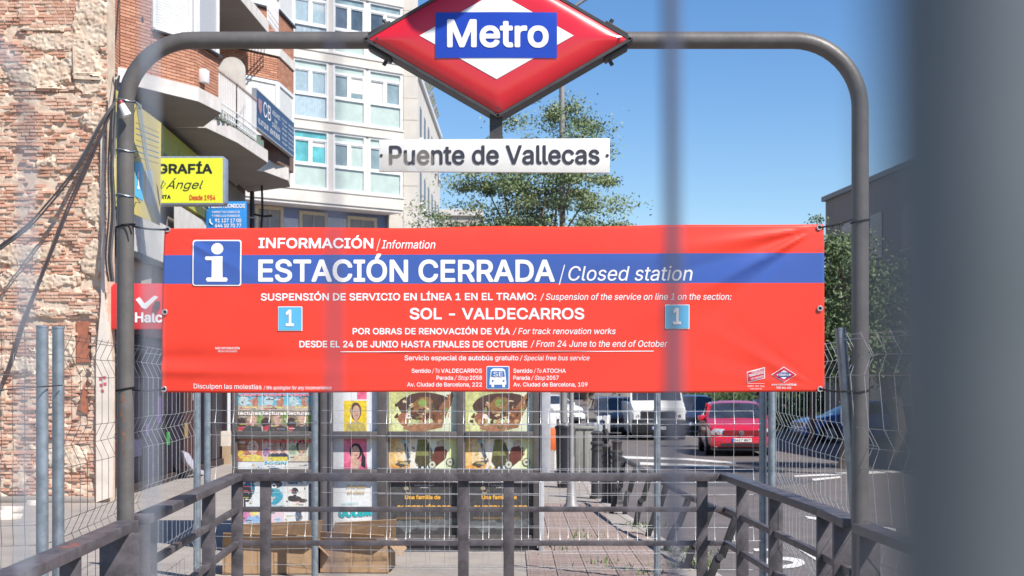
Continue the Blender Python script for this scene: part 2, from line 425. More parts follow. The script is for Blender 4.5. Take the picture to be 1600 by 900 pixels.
# frame: four channel bars
e = [P(cx - hw - 6, cy, YF), P(cx, cy + hh + 4, YF), P(cx + hw + 6, cy, YF), P(cx, cy - hh - 4, YF)]
for i in range(4):
    a, b = e[i], e[(i + 1) % 4]; n = (a + b) / 2 - cen; n.y = 0; n.normalize()
    g = MB(); g.prism([a - n * 0.005, b - n * 0.005, b + n * 0.008, a + n * 0.008], (0, 0.20, 0))
    o = g.build('frame_bar', m_darker, dia)
    g = MB(); g.prism([a - n * 0.014 + Vector((0, -0.006, 0)), b - n * 0.014 + Vector((0, -0.006, 0)), b + n * 0.006 + Vector((0, -0.006, 0)), a + n * 0.006 + Vector((0, -0.006, 0))], (0, 0.012, 0))
    g.build('frame_lip', m_darker, o)
g = MB(); g.prism([p + Vector((0, 0.16, 0)) for p in cor], (0, 0.02, 0)); g.build('back_panel', m_darker, dia)
for sgn, px in ((-1, cx - hw), (1, cx + hw)):
    for dz in (-1, 1):
        g = MB(); c = P(px - sgn * 14, cy - dz * 8 , YF) + Vector((0, 0.09, 0)); d = Vector((hw, 0, dz * -hh * sgn * 1.0)); d.normalize()
        dd = Vector((-sgn * hw, 0, dz * hh)).normalized()
        nn = Vector((-dd.z, 0, dd.x)); nn = nn if nn.z * dz > 0 else -nn
        g.obox(c + dd * 0.03 + nn * 0.03, (dd, (0, 1, 0), nn), (0.075, 0.06, 0.010)); g.build('clamp', m_darker, dia, bevel=0.003)
        g = MB(); c2 = c + dd * 0.08 + nn * 0.045; g.tube([c2, c2 + nn * 0.03], 0.012, 8); g.build('bolt', m_darker, dia, smooth=True)
for px, py in ((cx - hw + 14, cy), (cx + hw - 14, cy), (cx, cy + hh - 8)):
    g = MB(); c = P(px, py, YF); g.tube([c + Vector((0, -0.02, 0)), c], 0.007, 8); g.build('screw', m_ink, dia)

# ---- station name plate on its stem
YN = 8.98
plate = thing('station_name_sign', 'white station name plate reading Puente de Vallecas hung under the diamond', 'sign', P(773, 243, YN))
g = MB(); g.box(X(765, YN), X(785, YN), YN + 0.012, YN + 0.07, Z(225, YN), Z(170, YN)); g.build('stem', m_darker, plate)
c4 = [P(592, 218, YN), P(953, 216, YN), P(953, 270, YN), P(592, 268, YN)]
g = MB(); g.prism(c4, (0, 0.03, 0)); g.build('plate', m_signw, plate, bevel=0.004)
text('Puente de Vallecas', 608, 937, 257.5, 30, flat(YN), m_ink, plate, bold=0.016, off=0.003, dy=-0.003, col_res=5)
m_tape = M('beige tape residue', (0.66, 0.60, 0.50), 0.6, 0, 0.1, 20, alpha=0.2)
patch(flat(YN), rect(597, 240, 638, 265), m_tape, plate, 0.0045, 'tape_patch')
patch(flat(YN), ell(662, 250, 16, 15), m_tape, plate, 0.0045, 'tape_patch')
for px in (596, 949):
    g = MB(); c = P(px, 243, YN); g.tube([c + Vector((0, -0.004, 0)), c], 0.009, 10); g.build('screw', m_ink, plate, smooth=True)

# ---- banner
YB = 9.02
TL, TR, BR, BL = (257, 357), (1288, 350), (1288, 613), (252, 613)
def inv_uv(px, py):
    u = (px - 254) / (1288 - 254); 
    yt = TL[1] + (TR[1] - TL[1]) * u; v = (py - yt) / (613 - yt); return u, v
def banner_dz(px, py):
    u, v = inv_uv(px, py); z = 0.0
    z += 0.010 * math.sin(u * 9 + 1.0) * (1 - 0.4 * v) + 0.0018 * math.sin(u * 23 + v * 4)
    z += 0.010 * math.sin(v * 3.1) * math.cos(u * 5.0)
    for (cxx, cyy, sx, rr) in ((1284, 354, -1, 170), (260, 360, 1, 110), (1284, 609, -1, 110), (256, 609, 1, 90)):
        dx, dy = (px - cxx) * sx, (py - cyy); r = math.hypot(dx, dy)
        if cyy > 500: dy = -dy
        th = math.degrees(math.atan2(dy, max(dx, .01)))
        f = (1 - math.exp(-(r / 45) ** 2)) * math.exp(-r / rr) * (.3 if cyy > 500 else 1)
        for t0, wd, am in ((9, 3.2, 1.1), (18, 3, -.9), (28, 3.4, 1.5), (38, 4, -.8)):
            z += (0.018 if sx < 0 else .005) * f * am * math.exp(-((th - t0) / wd) ** 2)
    # dent added along the lower left, its shading stands in for a shadow band
    z += 0.012 * math.exp(-((py - 578 - 0.02 * (px - 250)) / 9.0) ** 2) * math.exp(-max(0, px - 300) / 120) 
    z -= 0.010 * math.exp(-((py - 560) / 12.0) ** 2) * math.exp(-max(0, px - 300) / 140)
    z -= .035 * max(0, 1 - v / .24) ** 2 * (.45 + .55 * math.sin(max(0, min(1, (u - .05) * 1.1)) * math.pi))  # top edge curved back so that the upper band renders lighter
    z += .006 * math.exp(-((px - 640 - (py - 480) * .5) / 30) ** 2) * math.exp(-((py - 520) / 60) ** 2)
    return -z
def bfn(px, py, off=0.0):
    return P(px, py, YB) + Vector((0, banner_dz(px, py) - off, 0))
banner = thing('information_banner', 'long red and blue station closed banner tied across the portal posts', 'banner', P(770, 480, YB))
rows = [.015 * i for i in range(11)] + [.19] + [.19 + (.342 - .19) * i / 10 for i in range(1, 11)] + [.342 + (1 - .342) * i / 44 for i in range(1, 45)]
NU = 280
vs = []
for r in rows:
    for i in range(NU + 1):
        u = i / NU
        xa = TL[0] + (BL[0] - TL[0]) * r; px = xa + (1288 - xa) * u
        sag = 2.4 * math.sin(u * math.pi * 7) * math.sin(u * math.pi)
        yt = TL[1] + (TR[1] - TL[1]) * u + sag * 0.5 * (1 - r); yb = 613 + 1.0 * math.sin(u * 11) * r
        py = yt + (yb - yt) * r
        if r == .19: py = 399 + (395 - 399) * u
        if abs(r - .342) < 1e-6: py = 444 + (442 - 444) * u
        vs.append(bfn(px, py))
fs = []; mi = []
for j in range(len(rows) - 1):
    for i in range(NU):
        q = j * (NU + 1) + i; fs.append((q, q + 1, q + NU + 2, q + NU + 1)); mi.append(1 if .19 <= rows[j] + 1e-6 < .342 - 1e-4 else 0)
g = MB(); g.v = vs; g.f = fs; g.m = mi
o = g.build('banner_cloth', [m_bred, m_bblue], banner, smooth=True, ang=180)
sm = o.modifiers.new('thickness', 'SOLIDIFY'); sm.thickness = 0.0012; sm.offset = 1
T = lambda s, x0, x1, b, c, bold=0.0, sh=0.0, nm='lettering', m=None, dy=0.0, off=0.0025: text(s, x0, x1, b, c, bfn, m or m_printw, banner, bold=bold if c > 9 else bold * .55, shear=sh, off=off, name=nm, dy=dy, lim=(6 if b < 400 else 10) if c > 9 else (7 if b > 600 and x0 < 520 else 0))
B = 0.022
T('INFORMACIÓN', 404, 583, 388, 16.5, B)
T('/', 588, 594, 389, 16, 0, .2); T('Information', 596, 680, 388, 13, 0.004, .2)
T('ESTACIÓN CERRADA', 404, 867, 440.5, 35, B)
T('/', 873, 883, 441, 26, 0, .2); T('Closed station', 888, 1082, 438.5, 22.5, 0.004, .2)
T('SUSPENSIÓN DE SERVICIO EN LÍNEA 1 EN EL TRAMO:', 408, 838, 470, 11.5, B, dy=-0.003)
T('/ Suspension of the service on line 1 on the section:', 844, 1143, 468.5, 10, 0.006, .2)
T('SOL - VALDECARROS', 640, 913, 499, 18, B)
T('POR OBRAS DE RENOVACIÓN DE VÍA', 551, 797, 522.5, 10, B)
T('/ For track renovation works', 801, 962, 522, 9.5, 0.006, .2)
T('DESDE EL 24 DE JUNIO HASTA FINALES DE OCTUBRE', 468, 824, 543, 10.5, B)
T('/ From 24 June to the end of October', 829, 1043, 542, 10, 0.006, .2)
patch(bfn, [(532 + (1021 - 532) * i / 20, 549 - .1 * i / 2) for i in range(21)] + [(1021 - (1021 - 532) * i / 20, 550.3 - .1 * (20 - i) / 2) for i in range(21)], m_printw, banner, 0.004, 'rule_line')
T('Servicio especial de autobús gratuito', 632, 810, 563, 7.8, B); T('/ Special free bus service', 812, 921, 563, 7.5, 0.006, .2)
T('Sentido', 643, 673, 582.5, 6.5, B); T('/ To', 675, 687, 582.5, 6.5, 0.005, .2); T('VALDECARROS', 689, 753, 582.5, 6.5, B)
T('Parada', 682, 708, 593.5, 6.5, B); T('/ Stop', 710, 732, 593.5, 6.5, 0.005, .2); T('2058', 734, 753, 593.5, 6.5, B)
T('Av. Ciudad de Barcelona, 222', 636, 753, 604, 6.5, B)
T('Sentido', 802, 832, 582.5, 6.5, B); T('/ To', 834, 846, 582.5, 6.5, 0.005, .2); T('ATOCHA', 848, 884, 582.5, 6.5, B)
T('Parada', 802, 828, 593.5, 6.5, B); T('/ Stop', 830, 852, 593.5, 6.5, 0.005, .2); T('2057', 854, 873, 593.5, 6.5, B)
T('Av. Ciudad de Barcelona, 109', 802, 918, 604, 6.5, B)
T('Disculpen las molestias', 303, 409, 607, 7.5, 0.01, dy=0.012); T('/ We apologise for any inconvenience', 412, 518, 608.5, 5.6, 0.012, .2)
T('MÁS INFORMACIÓN', 337, 375, 546, 3.6, B); T('More information', 341, 371, 550.5, 3.4, 0.005, .2)
def rrect(x0, y0, x1, y1, r=3):
    p = []
    for cx_, cy_, a0 in ((x1 - r, y0 + r, -90), (x1 - r, y1 - r, 0), (x0 + r, y1 - r, 90), (x0 + r, y0 + r, 180)):
        p += [(cx_ + r * math.cos(R(a0 + k * 30)), cy_ + r * math.sin(R(a0 + k * 30))) for k in range(4)]
    return p
bp = lambda pts, m, off, nm='print': patch(bfn, pts, m, banner, off, nm, lim=4 if pts[0][0] < 400 else 7)
m_lblue = FLAT('light blue print', (0.10, 0.42, 0.66), 0.45)
m_mblue = FLAT('bus icon blue', (0.05, 0.16, 0.42), 0.45)
bp(rrect(302, 375, 378, 447, 4), m_printw, 0.006, 'info_symbol_border'); bp(rrect(304, 377, 376, 445, 3), m_bblue, 0.008, 'info_symbol_field')
bp(ell(340.5, 389, 9.3, 9), m_printw, 0.010, 'info_symbol_dot')
for a_, n_ in (([(323, 401), (349, 401), (349, 407.2), (323, 407), (321, 404)], 'info_symbol_serif'), (rect(332, 407, 349, 434), 'info_symbol_stem'), ([(325, 434), (355, 434), (357, 437), (355, 440.5), (325, 440.5), (323, 437)], 'info_symbol_base')): bp(a_, m_printw, 0.010, n_)
for x0, y0, x1, y1, b in ((435, 479, 473, 517, 510), (1039, 476, 1077, 514, 507)):
    bp(rrect(x0, y0, x1, y1, 1), m_printw, 0.006, 'line_number_border'); bp(rect(x0 + 1.2, y0 + 1.2, x1 - 1.2, y1 - 1.2), m_lblue, 0.008, 'line_number_field')
    T('1', x0 + 12, x0 + 25, b, 26, B, off=0.010, nm='line_number')
bp(rrect(760, 572, 796, 608, 2), m_printw, 0.005, 'bus_icon_border'); bp(rect(761.3, 573.3, 794.7, 606.7), m_mblue, 0.007, 'bus_icon_field')
bp([(767, 578), (771, 575.5), (785, 575.5), (789, 578), (791, 596), (791, 601), (765, 601), (765, 596)], m_printw, 0.009, 'bus_icon_body')
bp([(768.5, 579.5), (787.5, 579.5), (789, 588.5), (767, 588.5)], m_mblue, 0.011, 'bus_icon_window')
T('SE', 771, 785.5, 588, 7, .01, off=0.013)
for x in (768, 785): bp(rect(x, 601, x + 4, 605), m_printw, 0.009, 'bus_icon_wheel'); bp(ell(x + 2, 595, 1.6, 1.6, 10), m_mblue, 0.011, 'bus_icon_lamp')
# small logos lower right
m_lred = FLAT('logo dark red', (0.5, 0.02, 0.05), 0.45)
bp([(1167, 581), (1195, 573.5), (1195, 591), (1167, 598)], m_printw, 0.004, 'transport_logo_border'); bp([(1168, 582), (1194, 575), (1194, 590), (1168, 596.6)], m_lred, 0.006, 'transport_logo_field')
T('CONSORCIO', 1174, 1193, 583.6, 3.4, 0, dy=-0.24, off=.008); T('TRANSPORTES', 1169, 1193, 589.5, 4, B, dy=-0.24, off=.008); T('DE MADRID', 1173, 1193, 594, 3.2, 0, dy=-0.24, off=.008)
bp(rect(1168, 599, 1194, 599.5), m_printw, 0.004); T('metro  ctm  bus', 1168, 1194, 604.5, 3, 0, dy=0); T('www.crtm.es', 1172, 1190, 608.5, 2.4, 0)
bp([(1205, 585.5), (1224.5, 573), (1244, 585.5), (1224.5, 598)], m_printw, 0.004, 'metro_logo_border'); bp([(1206.6, 585.5), (1224.5, 574), (1242.4, 585.5), (1224.5, 597)], m_lred, 0.006, 'metro_logo_field')
bp([(1213, 585.5), (1224.5, 578.5), (1236, 585.5), (1224.5, 592.5)], m_printw, 0.008, 'metro_logo_diamond'); bp(rect(1216.5, 582, 1232.5, 589), m_bblue, 0.010, 'metro_logo_plate')
T('Metro', 1217.5, 1231.5, 587.6, 4.6, .03, off=.012)
T('www.metromadrid.es', 1205, 1244, 602.5, 3.6, B); T('900 444 403', 1213, 1236, 607.5, 3.4, B)
# grommets and ties
m_grom = M('eyelet metal', (0.6, 0.6, 0.6), 0.3, 0.8, 0.05)
def torus(mb, c, r, rr, n=16, k=6):
    vs = []
    for i in range(n):
        a = 2 * math.pi * i / n
        for j in range(k):
            b = 2 * math.pi * j / k; q = r + rr * math.cos(b); vs.append((c[0] + q * math.cos(a), c[1] + rr * math.sin(b), c[2] + q * math.sin(a)))
    mb.add(vs, [(i * k + j, ((i + 1) % n) * k + j, ((i + 1) % n) * k + (j + 1) % k, i * k + (j + 1) % k) for i in range(n) for j in range(k)])
for px, py in ((262, 358.5), (259, 488), (257, 608), (1281, 355), (1281, 482), (1281, 608)):
    g = MB(); torus(g, bfn(px, py, 0.008), 0.013, 0.005); g.build('eyelet', m_grom, banner, smooth=True)
    patch(bfn, ell(px, py, 3, 3, 12), m_ink, banner, 0.005, 'eyelet_hole')
m_tie = M('black cable tie', (0.02, 0.02, 0.022), 0.8, spec=.1)
def strap(name, a, b, post, z, label, w=0.012):
    """tie from an eyelet round a post"""
    t = thing(name, label, 'cable tie', a)
    g = MB(); g.tube(smooth_path([a, (a + b) / 2 + Vector((0, -0.01, -0.008)), b]), w / 2, 8); g.build('strap', m_tie, t, smooth=True)
    g = MB(); rr = 0.0505 + 0.003; n = 24; pts = [Vector((post + rr * math.cos(q), YP + rr * math.sin(q), z + 0.01 * math.cos(q))) for q in [2 * math.pi * i / n for i in range(n + 1)]]
    g.tube(pts, 0.006, 6, caps=False); g.build('loop', m_tie, t, smooth=True); return t
t1 = strap('cable_tie', bfn(260, 359, .012), Vector((xl + 0.05, YP - 0.02, Z(354, YP))), xl, Z(353, YP), 'black tie from left post to the upper left corner of the banner')
g = MB(); q0 = Vector((xl - 0.01, YP - 0.054, Z(352, YP))); g.tube(smooth_path([q0, q0 + Vector((0.045, -0.012, -0.012)), q0 + Vector((0.062, -0.01, -0.06))]), 0.005, 6); g.build('loose_end', m_tie, t1, smooth=True)
strap('cable_tie', bfn(256, 608, .012), Vector((xl + 0.05, YP - 0.02, Z(609, YP))), xl, Z(608, YP), 'black tie from left post to the lower left corner of the banner')
strap('cable_tie', bfn(1283, 355, .012), Vector((xr - 0.05, YP - 0.02, Z(343, YP))), xr, Z(346, YP), 'black tie from right post to the upper right corner of the banner', 0.01)
strap('cable_tie', bfn(1283, 608, .012), Vector((xr - 0.05, YP - 0.02, Z(611, YP))), xr, Z(612, YP), 'black tie from right post to the lower right corner of the banner')

# ---- yellow works notice tied behind the left post
Af, Bf = (X(181, 9.3), 9.3), (X(252, 9.75), 9.75)
nf = plane_map(Af, Bf)
m_ynot = M('notice yellow', (0.47, 0.39, 0.12), 0.35, 0, 0.1, 3)
m_ink_b = FLAT('notice blue print', (0.16, 0.24, 0.42), 0.5)
notice = thing('yellow_notice_board', 'yellow works notice board wired to the left portal post with a blue line number', 'notice', nf(216, 260))
g = MB(); pl = [nf(181, 140), nf(252, 192), nf(250, 352), nf(181, 322)]; g.prism(pl, (-.004, .010, 0)); g.build('board', m_ynot, notice)
T2 = lambda s, x0, x1, b, c, m=m_ink_b, bold=.01, dy=0.0, off=.003: text(s, x0, x1, b, c, nf, m, notice, bold=bold, off=off, dy=dy)
patch(nf, [(210, 252), (223, 256), (223, 314), (210, 306)], FLAT('notice cyan', (0.08, .42, .66), .4), notice, .003)
T2('1', 213, 217, 296, 28, m_printw, .02, off=.006)
patch(nf, [(227, 264), (238, 268), (238, 322), (227, 316)], FLAT('notice pale blue', (0.35, .42, .5), .4), notice, .003)
for i in range(7): patch(nf, [(212, 190 + i * 9), (248, 206 + i * 8), (248, 207 + i * 8), (212, 191 + i * 9)], m_ink_b if i % 3 else m_ynot, notice, .003, 'print_line')
# bluish half-clear band crossing the board
patch(nf, [(211, 158), (220, 164), (233, 262), (251, 345), (245, 350), (228, 262)], M('bluish overlay', (.28, .33, .36), .4, alpha=.6), notice, .007, 'bluish_band')
g = MB(); g.prism([nf(244, 283, .01), nf(250, 300, .02), nf(249, 320, .01), nf(246, 302, .012)], (0, -.004, 0)); g.build('torn_flap', m_ynot, notice)
for py in (158, 236, 306):
    g = MB(); rr = 0.055; n = 20; z = Z(py, YP)
    pts = [Vector((xl + rr * math.cos(q), YP + rr * math.sin(q), z + 0.008 * math.sin(q * 2))) for q in [2 * math.pi * i / n for i in range(n + 1)]]
    g.tube(pts, 0.0035, 5); g.tube([pts[0], Vector((xl + 0.065, YP + .1, z - .03)), nf(212, py + 10)], 0.003, 5); g.build('tie_wire', m_galv, notice, smooth=True)
# paper cup stuck to the post
cup = thing('paper_cup', 'small white paper cup wedged on the left portal post below the bend', 'cup', P(196, 172, YP - .07))
g = MB(); a, b = P(190, 163, 9.0), P(199, 181, 9.0); g.tube([a, b], [0.018, 0.026], 16); g.build('cup_body', m_white, cup, smooth=True)
g = MB(); g.tube([a + (a - b) * .3, a], [0.016, 0.018], 12); g.build('cup_base', M('dark red card', (.25, .03, .04), .5), cup, smooth=True)

# ================================================================ RAILING
ZR = 1.10
def rl(y): return Vector((-2.25 - 0.0435 * (y - 9.1), y, 0))    # left line
def rr_(y): return Vector((2.05 - 0.0305 * (y - 9.1), y, 0))    # right line
rail = thing('stairwell_railing', 'dark grey steel railing with square posts around the metro stairwell', 'railing', (0, 11, 0))
TW, TH = 0.125, 0.055
def up(v, z): return Vector((v.x, v.y, z))
def rseg(a, b, za=ZR, zb=ZR):
    MB().bar(up(a, za - TH / 2), up(b, zb - TH / 2), TW, TH).build('top_rail', m_rail, rail, bevel=0.004)
    for zz in (.777, .475):
        MB().bar(up(a, za - ZR + zz), up(b, zb - ZR + zz), 0.045, 0.045).build('mid_rail', m_rail, rail, bevel=0.003)
def post(v, w=0.09, z=ZR - TH, d=0.04):
    MB().box(v.x - w / 2, v.x + w / 2, v.y - d / 2, v.y + d / 2, 0, z).build('post', m_rail, rail, bevel=0.003)
BY = 13.7
lc, rc = rl(BY), rr_(BY)
# far side
MB().bar(up(lc, ZR - 0.035), up(rc, ZR - 0.035), 0.12, 0.07).build('top_rail', m_rail, rail, bevel=0.004)
for zz in (.777, .475): MB().bar(up(lc, zz), up(rc, zz), 0.045, 0.045).build('mid_rail', m_rail, rail, bevel=0.003)
for px in (415, 724, 795, 1097): post(Vector((X(px, BY), BY, 0)), 0.095, ZR - .07, 0.05)
post(lc, .1, ZR - .07, .05); 
# left side beyond the portal, then nearer with a step
rseg(rl(9.28), rl(BY), ZR, ZR); rseg(rl(6.0), rl(8.98), ZR, ZR)
for y in (9.34, 9.62, 10.6, 11.0, 12.2): pass
def ypost_left(px):   # y where the left line shows at px
    y = 9.0
    for _ in range(30): y = (rl(y).x) * F / (px - 800)
    return y
for px in (232, 326): post(rl(ypost_left(px)), .1)
post(rl(9.3), .13, ZR - TH, .05); post(rl(8.75), .22, ZR - TH, .05)
post(rl(7.6), .1)
def ypost_right(px):
    y = 9.0
    for _ in range(30): y = (rr_(y).x) * F / (px - 800)
    return y
rseg(rr_(9.9), rr_(BY)); rseg(rr_(9.22), rr_(9.9), 1.085, ZR); rseg(rr_(6.2), rr_(8.98), 1.08, 1.08)
for px in (1160, 1212, 1288): post(rr_(ypost_right(px)), .1)
post(rr_(9.45), .13, 1.04, .05); post(rr_(8.85), .12, 1.02, .05)
g = MB()
for i in range(9):
    x = X(40 + i * 6 + random.uniform(-3, 3), 7.35); 
# scraped paint on the near left rail
m_scr = M('scraped red primer', (.5, .16, .12), .7)
c = rl(7.45); g = MB()
for i in range(7):
    x = c.x + random.uniform(-.03, .04); y = c.y + i * .035; g.poly([(x - .02, y, ZR + .0015), (x + .02, y + .005, ZR + .0015), (x + .035, y + .02, ZR + .0015), (x - .01, y + .016, ZR + .0015)])
g.build('scraped_paint', m_scr, rail)

# ================================================================ FOREGROUND FENCE (out of focus)
YN2 = 0.44
near = thing('near_mesh_fence', 'thin fence wires close to the lens, blurred grey streaks before the banner', 'fence', (0, YN2, 0))
m_nw = M('near galvanised wire', (0.34, 0.37, 0.42), 0.45, 0.35, 0.1, 30)
m_nwd = M('near dark wire', (0.085, 0.09, 0.125), 0.5, 0.2, 0.1, 30)
def nwire(pts, r, m): MB().tube(smooth_path(pts, 5), r, 10).build('fence_wire', m, near, smooth=True)
def nv(px, py, y=YN2): return P(px, py, y)
nwire([nv(-60, 30), nv(-20, 60, .43), nv(20, 100, .42), nv(38, 160, .43), nv(42, 260), nv(40, 500), nv(38, 920)], 0.0012, m_nw)
nwire([nv(232, -40), nv(234, 200), nv(236, 560), nv(236, 940)], 0.0012, m_nw)
nwire([nv(520, -40), nv(521, 300), nv(522, 920)], 0.0011, m_nwd)
nwire([nv(1048, -40), nv(1050, 300), nv(1052, 640), nv(1054, 930)], 0.0021, m_nwd)
npost = thing('near_fence_post', 'thick grey fence post close to the lens, blurred along the right edge', 'post', (0.06, 0.14, 0))
m_np = M('near post steel', (0.115, 0.13, 0.14), 0.42, 0.25, 0.08, 60)
MB().tube([(0.0385, 0.125, 0.0), (0.0385, 0.125, 2.25)], 0.0087, 40).build('post_tube', m_np, npost, smooth=True)
MB().tube([(0.0385, 0.125, 0.0), (0.0385, 0.125, 0.05)], 0.04, 24).build('post_foot', m_np, npost, smooth=True)
# ================================================================ MESH FENCES
def fence_panel(a, b, H, sp, label, posts=(True, True), lean=0.0, fold=0.055, group='mesh fence panels around the metro entrance', gap=0.0, pr=0.029, side=1, wr=0.0020, wm=None):
    a, b = Vector((*a, 0)), Vector((*b, 0)); d = (b - a); L = d.length; d.normalize(); n = Vector((d.y, -d.x, 0)) * side
    t = thing('mesh_fence_panel', label, 'fence', a, group)
    tilt = lambda v: v + n * (lean * v.z)
    for k, q in zip(posts, (a, b)):
        if k:
            MB().tube([tilt(q + Vector((0, 0, .02))), tilt(q + Vector((0, 0, H)))], pr, 16).build('fence_post', m_galv, t, smooth=True)
            MB().tube([tilt(q + Vector((0, 0, H))), tilt(q + Vector((0, 0, H + .012)))], pr + .002, 16).build('post_cap', m_galv, t, smooth=True)
    VC = [0.42, 0.97, 1.52, 2.07]
    g = MB(); nW = max(2, int(L / sp)); r = wr
    ht = H - .04
    for i in range(nW + 1):
        s = (i + .5) / (nW + 1) * L; p = a + d * s + n * random.uniform(-.004, .004); pts = [p + Vector((0, 0, .12))]
        for c in VC:
            if c + .1 > H: break
            pts += [p + Vector((0, 0, c - .12)), p + n * fold + Vector((0, 0, c)), p + Vector((0, 0, c + .12))]
        pts.append(p + Vector((0, 0, ht + .02)))
        g.tube([tilt(q) for q in pts], r, 5, caps=False)
    for c in VC:
        for dz, nn in ((-.12, 0), (0, fold), (.12, 0)):
            z = c + dz
            if z > H: continue
            g.tube([tilt(a + n * nn + Vector((0, 0, z))), tilt((a + b) / 2 + n * nn + Vector((0, 0, z - .012))), tilt(b + n * nn + Vector((0, 0, z)))], r, 5, caps=False)
    for z in (.14, ht - .02): g.tube([tilt(a + Vector((0, 0, z))), tilt(b + Vector((0, 0, z)))], r, 5, caps=False)
    g.build('wire_mesh', wm or m_wire, t, kind='stuff', smooth=True)
    return t
H = 2.2
fence_panel((-4.9, 8.3), (X(66, 8.8), 8.8), 2.22, .066, 'mesh fence panel at far left in front of the crumbling brick wall', posts=(False, True), fold=.05, side=-1, pr=.035, wm=m_wired)
fence_panel((X(91, 8.95), 8.95), (-2.88, 12.1), 2.22, .26, 'mesh fence panel left of the portal post, from the double post to the portal', posts=(True, False), side=-1, pr=.035, wm=m_wired)
fence_panel((-2.9, 12.15), (X(308, 14.95), 14.95), H, .24, 'mesh fence panel right of the left portal post, in front of the dark shop', posts=(False, True), side=-1, pr=.036)
fence_panel((X(324, 14.95), 14.95), (X(492, 14.9), 14.9), H, .18, 'mesh fence panel in front of the magazine covers', posts=(True, True), pr=.033)
fence_panel((X(503, 14.8), 14.8), (X(1027, 14.7), 14.7), H, .19, 'long mesh fence panel in front of the kiosk posters', posts=(False, True), pr=.033)
fence_panel((X(590, 14.6), 14.6), (X(1192, 14.5), 14.5), H, .19, 'mesh fence panel overlapping in front of the red car', posts=(False, True), pr=.036)
fence_panel((X(1206, 14.4), 14.4), (X(1357, 9.25), 9.25), H, .24, 'mesh fence panel running along the road side behind the right portal post', posts=(True, False), side=-1, pr=.036)
fence_panel((X(1362, 9.2), 9.2), (2.75, 6.2), 2.22, .2, 'leaning mesh fence panel to the right of the right portal post', posts=(True, False), lean=-.09, side=-1, pr=.034)

# ================================================================ GUARD RAIL AND BOLLARDS
m_bol = M('bollard grey', (0.06, 0.056, 0.056), 0.5, 0.1, 0.15, 10, bump=0.05); m_gpost = M('guard rail post black', (.03, .028, .03), .6, 0, .2, 10)
gr = thing('guard_rail', 'low leaning pedestrian guard rail with bent posts along the kerb', 'guard rail', (1.6, 20, 0))
top = [(963, 712), (1000, 732), (1060, 768), (1110, 791), (1172, 818)]; topY = [24.0, 20.9, 17.9, 16.2, 15.0]
hp = [P(px, py, Y) for (px, py), Y in zip(top, topY)]
MB().tube(smooth_path(hp, 5), 0.034, 12).build('handrail', m_bol, gr, smooth=True)
for (ax, ay, kx_, ky, bx, by) in ((974, 722, 967, 762, 955, 802), (993, 732, 981, 770, 976, 804), (1016, 742, 1002, 782, 993, 822), (1042, 756, 1026, 800, 1012, 838), (1077, 776, 1057, 822, 1040, 860), (1112, 792, 1086, 850, 1072, 888), (1150, 810, 1124, 870, 1105, 915)):
    Yb = CH * F / (by - 599); b = Vector((X(bx, Yb), Yb, 0)); a = P(ax, ay, Yb - .05); k = P(kx_, ky, Yb - .02)
    g = MB(); mid = k + Vector((.02, 0, 0)); g.bar(a, mid, .07, .06, up=(0, 1, 0)); g.bar(k + Vector((-.012, 0, .0)), b, .07, .06, up=(0, 1, 0)); g.build('rail_post', m_gpost, gr, bevel=.004)
    g = MB(); g.tube([k + Vector((0, -.04, 0)), k + Vector((0, .04, 0))], .035, 10); g.build('joint_collar', m_darker, gr, smooth=True)
def bollard(px, Y, label, h=0.92, r=.075):
    x = X(px, Y); t = thing('bollard', label, 'bollard', (x, Y, 0), 'cast bollards on the kerb')
    prof = [(0, r * 1.25), (.05, r * 1.25), (.07, r), (h - .22, r * .9), (h - .2, r * 1.12), (h - .17, r * 1.12), (h - .15, r * .85), (h - .05, r * .9), (h - .02, r * 1.1), (h, r * .9), (h + .02, r * .3)]
    g = MB(); g.tube([(x, Y, z) for z, _ in prof], [q for _, q in prof], 20); g.build('shaft', m_bol, t, smooth=True)
    g = MB(); g.tube([(x, Y, h - .3), (x, Y, h - .27)], r * 1.05, 20); g.build('ring', m_bol, t, smooth=True)
bollard(933, 25.3, 'tall ribbed dark bollard farthest left, behind the thin sign pole', 1.1, .1)
bollard(948, 24.4, 'shorter dark bollard between the two taller ones')
bollard(964, 24.2, 'grey bollard at the end of the guard rail', 1.0, .085)

# litter bin, planter, poles
bin_ = thing('litter_bin', 'black litter bin on the pavement right of the kiosk', 'bin', (X(881, 28), 28, 0))
c = Vector((X(882, 28), 28, 0)); m_binb = M('bin black plastic', (.022, .02, .026), .45)
MB().tube([c + Vector((0, 0, z)) for z in (0, .08, 1.05, 1.1, 1.18)], [.12, .14, .165, .17, .12], 20).build('bin_body', m_binb, bin_, smooth=True)
MB().tube([c + Vector((0, 0, z)) for z in (1.08, 1.12)], [.18, .18], 20).build('bin_rim', m_binb, bin_, smooth=True)
tot = thing('advertising_column', 'pale grey street cabinet standing behind the bin', 'cabinet', (X(913, 30), 30, 0))
m_cab = M('cabinet grey', (.24, .23, .2), .6)
g = MB(); g.box(X(899, 30), X(927, 30), 30, 30.5, 0.12, 1.0); g.build('cabinet_body', m_cab, tot, bevel=.02)
g = MB(); g.box(X(897, 30), X(929, 30), 29.97, 30.53, 1.0, 1.06); g.build('cabinet_top', m_cab, tot, bevel=.02)
g = MB(); g.box(X(912.5, 30), X(913.5, 30), 29.985, 30, 0.15, .98); g.build('door_gap', m_black, tot)
g = MB(); g.box(X(900, 30), X(926, 30), 30.05, 30.45, 0, .12); g.build('cabinet_foot', m_darker, tot)
sp = thing('sign_pole', 'slim grey metal pole with a flared base on the pavement', 'pole', (X(893, 23.2), 23.2, 0))
c = Vector((X(893, 23.2), 23.2, 0)); m_polg = M('pole grey', (.3, .29, .28), .45, .3, .1, 8)
